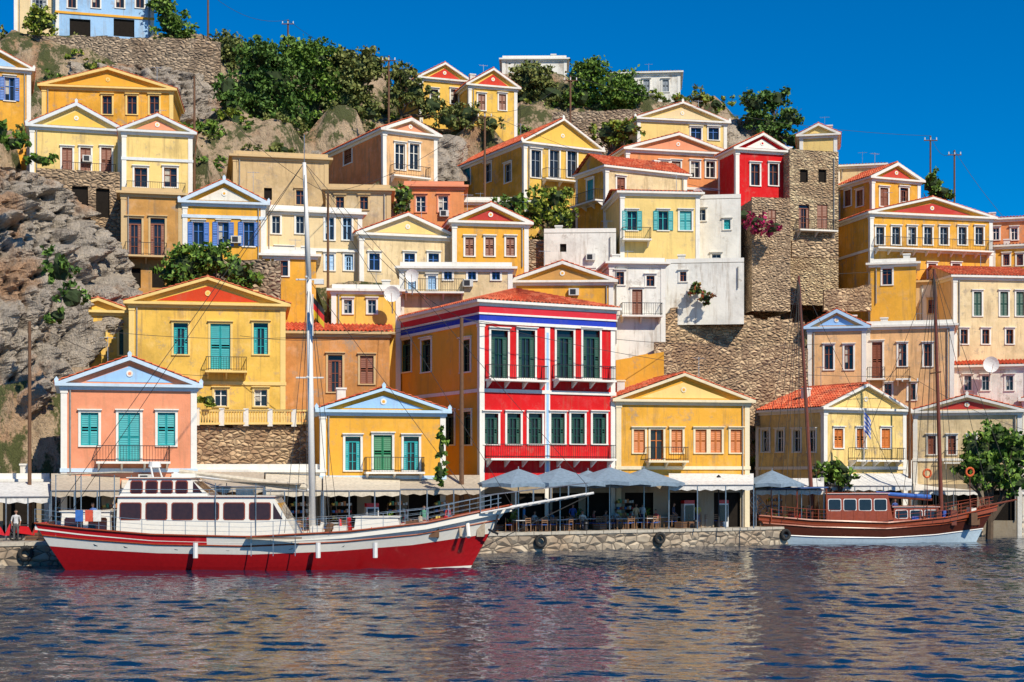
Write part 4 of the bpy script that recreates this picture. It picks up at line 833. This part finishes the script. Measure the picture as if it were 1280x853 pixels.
# poles, cables, flags, dishes
def pole(px,pyt,D,r=.13,arm=True,pyb=None,name='utility_pole'):
    t=P(px,pyt,D); z=hz(t.x,D)-.3 if pyb is None else CH+(HY-pyb)*D/F; g=G(name); g.tube('post',WOOD,(t.x,D,z),t,r,r*.7,8)
    if arm:
        g.tube('crossarm',WOOD,t+Vector((-.7,-.1,-.5)),t+Vector((.7,-.1,-.5)),.05)
        for x in(-.6,0,.6): g.tube('insulators',wt,t+Vector((x,-.1,-.45)),t+Vector((x,-.1,-.2)),.05)
    g.done(); return t
T=[pole(486,70,150),pole(606,140,141),pole(713,95,150),pole(1163,170,157),pole(1193,188,156),pole(260,-10,165),pole(360,25,172),pole(410,242,119,arm=False),pole(243,95,135,arm=False)]
T2=[pole(37,402,92,arm=False,pyb=668),pole(577,398,100.5,r=.17,arm=False,pyb=664),pole(1137,470,121,arm=True,pyb=650),pole(1003,190,150,arm=False)]
def cab(a,b,sag=1.5):
    g=G('overhead_cable'); pr=a
    for i in range(1,13):
        t=i/12; q=a.lerp(b,t)-Vector((0,0,sag*4*t*(1-t))); g.tube('wire',CABLE,pr,q,.02,n=4); pr=q
    g.done()
for a,b in((T[5],T[6]),(T[6],T[0]),(T[0],T[1]),(T[1],T[2]),(T[2],T[3]),(T[3],T[4]),(T[4],P(1320,330,150)),(T[8],T[7]),(T2[0],T2[1]),(T2[1],T2[2]),(T[7],T2[1]),(T[1],T[7]),(T2[2],P(1400,560,125))): cab(a,b,1.2)
for a,b in((T2[1],P(1030,430,129)),(T2[1],P(300,420,105)),(T2[0],P(260,470,104)),(T[1],P(905,240,144))): cab(a,b,.8)
def flag(px,py,D,n,cols,w,h,pyb,name):
    t=P(px,py,D); g=G(name); g.tube('flagpole',wt,(t.x,D,CH+(HY-pyb)*D/F),t,.03); 
    for i in range(n):
        for k in range(6):
            x=lambda q:t.x+w*q/6; y=lambda q:D+.12*math.sin(q*1.3); z1=t.z-.1-h*i/n;z2=t.z-.1-h*(i+1)/n; dr=lambda q:-.12*q
            g.f('cloth',simple('flag_cloth',cols[i],.8),[(x(k),y(k),z1+dr(k)),(x(k+1),y(k+1),z1+dr(k+1)),(x(k+1),y(k+1),z2+dr(k+1)),(x(k),y(k),z2+dr(k))])
    g.done()
flag(1080,512,116.5,9,[(.03,.12,.55),(.75,.75,.75)]*4+[(.03,.12,.55)],.55,1.5,575,'greek_flag'); flag(391,368,81.7,3,[(.02,.02,.02),(.6,.02,.02),(.7,.45,.02)],.6,1.0,420,'german_flag')
def dish(px,py,D,r=.6):
    c=P(px,py,D); g=G('satellite_dish',tuple(c)); R=[]
    for j in range(4): R.append([(r*j/3*math.cos(q*math.pi/7),-.3*(j/3)**2*r,r*j/3*math.sin(q*math.pi/7)) for q in range(14)])
    for j in range(3):
        for q in range(14): g.f('reflector',wt,[R[j][q],R[j][(q+1)%14],R[j+1][(q+1)%14],R[j+1][q]])
    g.tube('mount',STEEL,(0,.05,0),(0,.3,-1.4),.05); g.tube('feed_arm',STEEL,(0,-.2,-r),(0,-.8,0),.02); g.done()
dish(490,368,113);dish(1238,456,131,.7);dish(515,345,114,.5);dish(872,243,132,.5)
# ---------------------------------------------------------------- people
SK=simple('skin',(.42,.22,.14),.6); HR=simple('hair',(.04,.025,.015),.7)
def person(x,y,z,rz,shirt,pants,sit=False,step=.1,name='person'):
    J={'pel':(0,0,.95,.15),'wai':(0,0,1.1,.125),'che':(0,.0,1.33,.155),'nek':(0,-.01,1.5,.055),'hed':(0,-.03,1.60,.06)}
    E=[('pel','wai'),('wai','che'),('che','nek'),('nek','hed')]
    for s,n in((-1,'l'),(1,'r')):
        f=step*s
        if sit: K=(.12*s,-.42,.52,.07);A=(.13*s,-.42,.1,.042);T_=(.13*s,-.58,.04,.035);hp=(.1*s,0,.5,.1)
        else: K=(.11*s,-f*.8-.02,.5,.065);A=(.11*s,f*.4,.09,.042);T_=(.12*s,f*.4-.17,.035,.035);hp=(.1*s,0,.88,.1)
        J.update({'h'+n:hp,'k'+n:K,'a'+n:A,'t'+n:T_,'s'+n:(.19*s,0,1.42,.06),'e'+n:(.25*s,.02-(.1 if sit else 0),1.14,.042),'w'+n:(.22*s,-.2-(.12 if sit else -.05),.97,.028),'p'+n:(.21*s,-.27-(.12 if sit else -.05),.92,.032)})
        E+=[('pel','h'+n),('h'+n,'k'+n),('k'+n,'a'+n),('a'+n,'t'+n),('che','s'+n),('s'+n,'e'+n),('e'+n,'w'+n),('w'+n,'p'+n)]
        for q in range(5):
            dx=(q-2)*.016; J[f'f{n}{q}']=(.21*s+dx,-.34-(.12 if sit else -.05)+abs(q-2)*.008,.87,.008); E.append(('p'+n,f'f{n}{q}'))
    off=-.43 if sit else 0
    keys=list(J); me=bpy.data.meshes.new('body'); vv=[]
    for k in keys:
        a=J[k]; zq=a[2]
        if sit and k[0] not in 'kat': zq=a[2]+off if k[0]!='h' or k=='hed' else .52
        vv.append((a[0],a[1],zq))
    me.from_pydata(vv,[(keys.index(a),keys.index(b)) for a,b in E],[]); o=bpy.data.objects.new('tmpb',me); col0.objects.link(o)
    md=o.modifiers.new('s','SKIN'); sv=me.skin_vertices[0].data
    for i,k in enumerate(keys): sv[i].radius=(J[k][3],J[k][3]*(.72 if k in('pel','wai','che') else 1)); sv[i].use_root=(k=='pel')
    o.modifiers.new('d','SUBSURF').levels=1
    dg=bpy.context.evaluated_depsgraph_get(); me2=bpy.data.meshes.new_from_object(o.evaluated_get(dg)); bpy.data.objects.remove(o)
    v=[tuple(q.co) for q in me2.vertices]; fs=[tuple(p.vertices) for p in me2.polygons]; g=G(name,(x,y,z),rz)
    sm,pm=simple('shirt',shirt,.9),simple('trousers',pants,.9)
    for f in fs:
        c=sum((Vector(v[i]) for i in f),Vector())/len(f); zc=c.z-off
        if sit and c.y<-.05 and abs(c.x)<.2 and c.z<.68: m=blk if c.z<.1 else pm
        elif zc>1.49 : m=SK
        elif abs(c.x)>.17 and zc<1.2 and (c.y<-.03 or zc<1.1): m=SK
        elif zc>.98: m=sm
        elif c.z<.1: m=blk
        else: m=pm
        g.f('body',m,[v[i] for i in f])
    h=[];Nn=12;zc=1.66+off
    for j in range(9):
        ph=math.pi*j/8
        for i in range(Nn):
            t=2*math.pi*i/Nn; xx=.077*math.sin(ph)*math.cos(t); yy=.097*math.sin(ph)*math.sin(t); z_=.118*math.cos(ph); xx*=(1+.12*(z_>0)); h.append((xx,yy-.03,zc+z_))
    for j in range(8):
        for i in range(Nn):
            q=[h[j*Nn+i],h[j*Nn+(i+1)%Nn],h[(j+1)*Nn+(i+1)%Nn],h[(j+1)*Nn+i]]; cy=sum(p[1] for p in q)/4; cz=sum(p[2] for p in q)/4
            g.f('head',HR if (cy>-.03 and cz>zc-.06) or cz>zc+.055 else SK,q)
    g.prism('nose',SK,[(-.012,-.125,zc-.025),(.012,-.125,zc-.025),(0,-.12,zc+.02)],(0,-.02,0))
    for s in(-1,1): g.tube('eyes',HR,(s*.03,-.118,zc+.012),(s*.03,-.126,zc+.012),.009); g.tube('ears',SK,(s*.078,-.03,zc),(s*.09,-.025,zc),.022)
    g.tube('mouth',simple('lips',(.35,.08,.06),.5),(-.02,-.117,zc-.055),(.02,-.117,zc-.055),.006)
    g.done(smooth=('body','head'))
ppl=[(795,2.2,(.6,.45,.25),(.45,.36,.24),0,.5),(803,3.4,(.7,.7,.68),(.05,.07,.15),0,2.6),(716,3.2,(.05,.1,.35),(.1,.1,.12),0,.2),(842,2.5,(.05,.06,.1),(.08,.08,.1),0,1.2),(1012,1.5,(.65,.65,.6),(.06,.1,.2),0,-.8),(560,2.6,(.5,.05,.05),(.1,.12,.25),0,.9),
 (668,2.3,(.65,.62,.6),(.1,.1,.15),1,.8),(690,3.0,(.1,.25,.4),(.2,.18,.14),1,-1),(742,2.6,(.5,.12,.1),(.1,.1,.12),1,1.4),(770,3.5,(.7,.7,.7),(.08,.1,.2),1,-.4),(20,2.5,(.6,.6,.6),(.1,.1,.1),0,.3),(872,2.2,(.55,.5,.1),(.1,.1,.2),0,-.6),(905,3.,(.6,.2,.2),(.1,.1,.2),0,.4),
 (655,1.8,(.05,.2,.45),(.3,.25,.2),0,1.5),(728,1.7,(.7,.68,.6),(.1,.12,.2),1,.3),(757,1.6,(.15,.15,.15),(.3,.3,.3),1,2.4),(820,1.9,(.65,.1,.1),(.1,.1,.1),1,-.9),(600,2.8,(.7,.7,.7),(.1,.1,.15),0,-.7),(530,2.7,(.1,.3,.2),(.2,.2,.2),0,.2),(855,3.4,(.7,.7,.7),(.1,.1,.1),0,.1)]
for px,dy,sh,pa,si,rz in ppl:
    D=100.
    for _ in range(8): x=(px-640)*D/F; D=float(qy(x))+dy
    person(x,D,1.3,rz,sh,pa,bool(si))
    if si: shared('cafe_chair',chair,[(x,D+.03,rz)])
person(X0+xm(1120)+.5,114.3,1.5,.3,(.05,.1,.3),(.6,.6,.55))
person((110-640)*81/F,82.0,1.8,-.4,(.1,.2,.5),(.6,.55,.5)); 
# ---------------------------------------------------------------- light, sky, camera
A=math.radians(34); EL=math.radians(42)
sd=Vector((math.cos(EL)*math.sin(A),-math.cos(EL)*math.cos(A),math.sin(EL)))
l=bpy.data.lights.new('sun','SUN'); l.energy=5.0; l.angle=math.radians(.5); l.color=(1,.91,.75); lo_=bpy.data.objects.new('sun',l); col0.objects.link(lo_); lo_.rotation_euler=sd.to_track_quat('Z','Y').to_euler(); lo_.location=(60,-60,120)
w=bpy.data.worlds.new('World'); sc.world=w; w.use_nodes=True; nt=w.node_tree; bg=nt.nodes['Background']; sk=nt.nodes.new('ShaderNodeTexSky'); sk.sky_type='NISHITA'; sk.sun_disc=False; sk.sun_elevation=EL; sk.sun_rotation=math.pi-A; sk.ozone_density=8; sk.air_density=1.0; sk.dust_density=.1; sk.altitude=1500
hs=nt.nodes.new('ShaderNodeHueSaturation'); hs.inputs['Saturation'].default_value=1.7; hs.inputs['Value'].default_value=1.15
nt.links.new(sk.outputs[0],hs.inputs['Color']); nt.links.new(hs.outputs[0],bg.inputs[0]); bg.inputs[1].default_value=.1
c=bpy.data.cameras.new('camera'); co=bpy.data.objects.new('camera',c); col0.objects.link(co); co.location=(0,0,CH); co.rotation_euler=(math.pi/2,0,0); c.sensor_width=36; c.lens=F/1280*36; c.shift_y=(HY-426.5)/1280; c.clip_end=12000; c.clip_start=1; sc.camera=co
sc.view_settings.view_transform='Standard'; sc.view_settings.look='None'; sc.view_settings.exposure=0
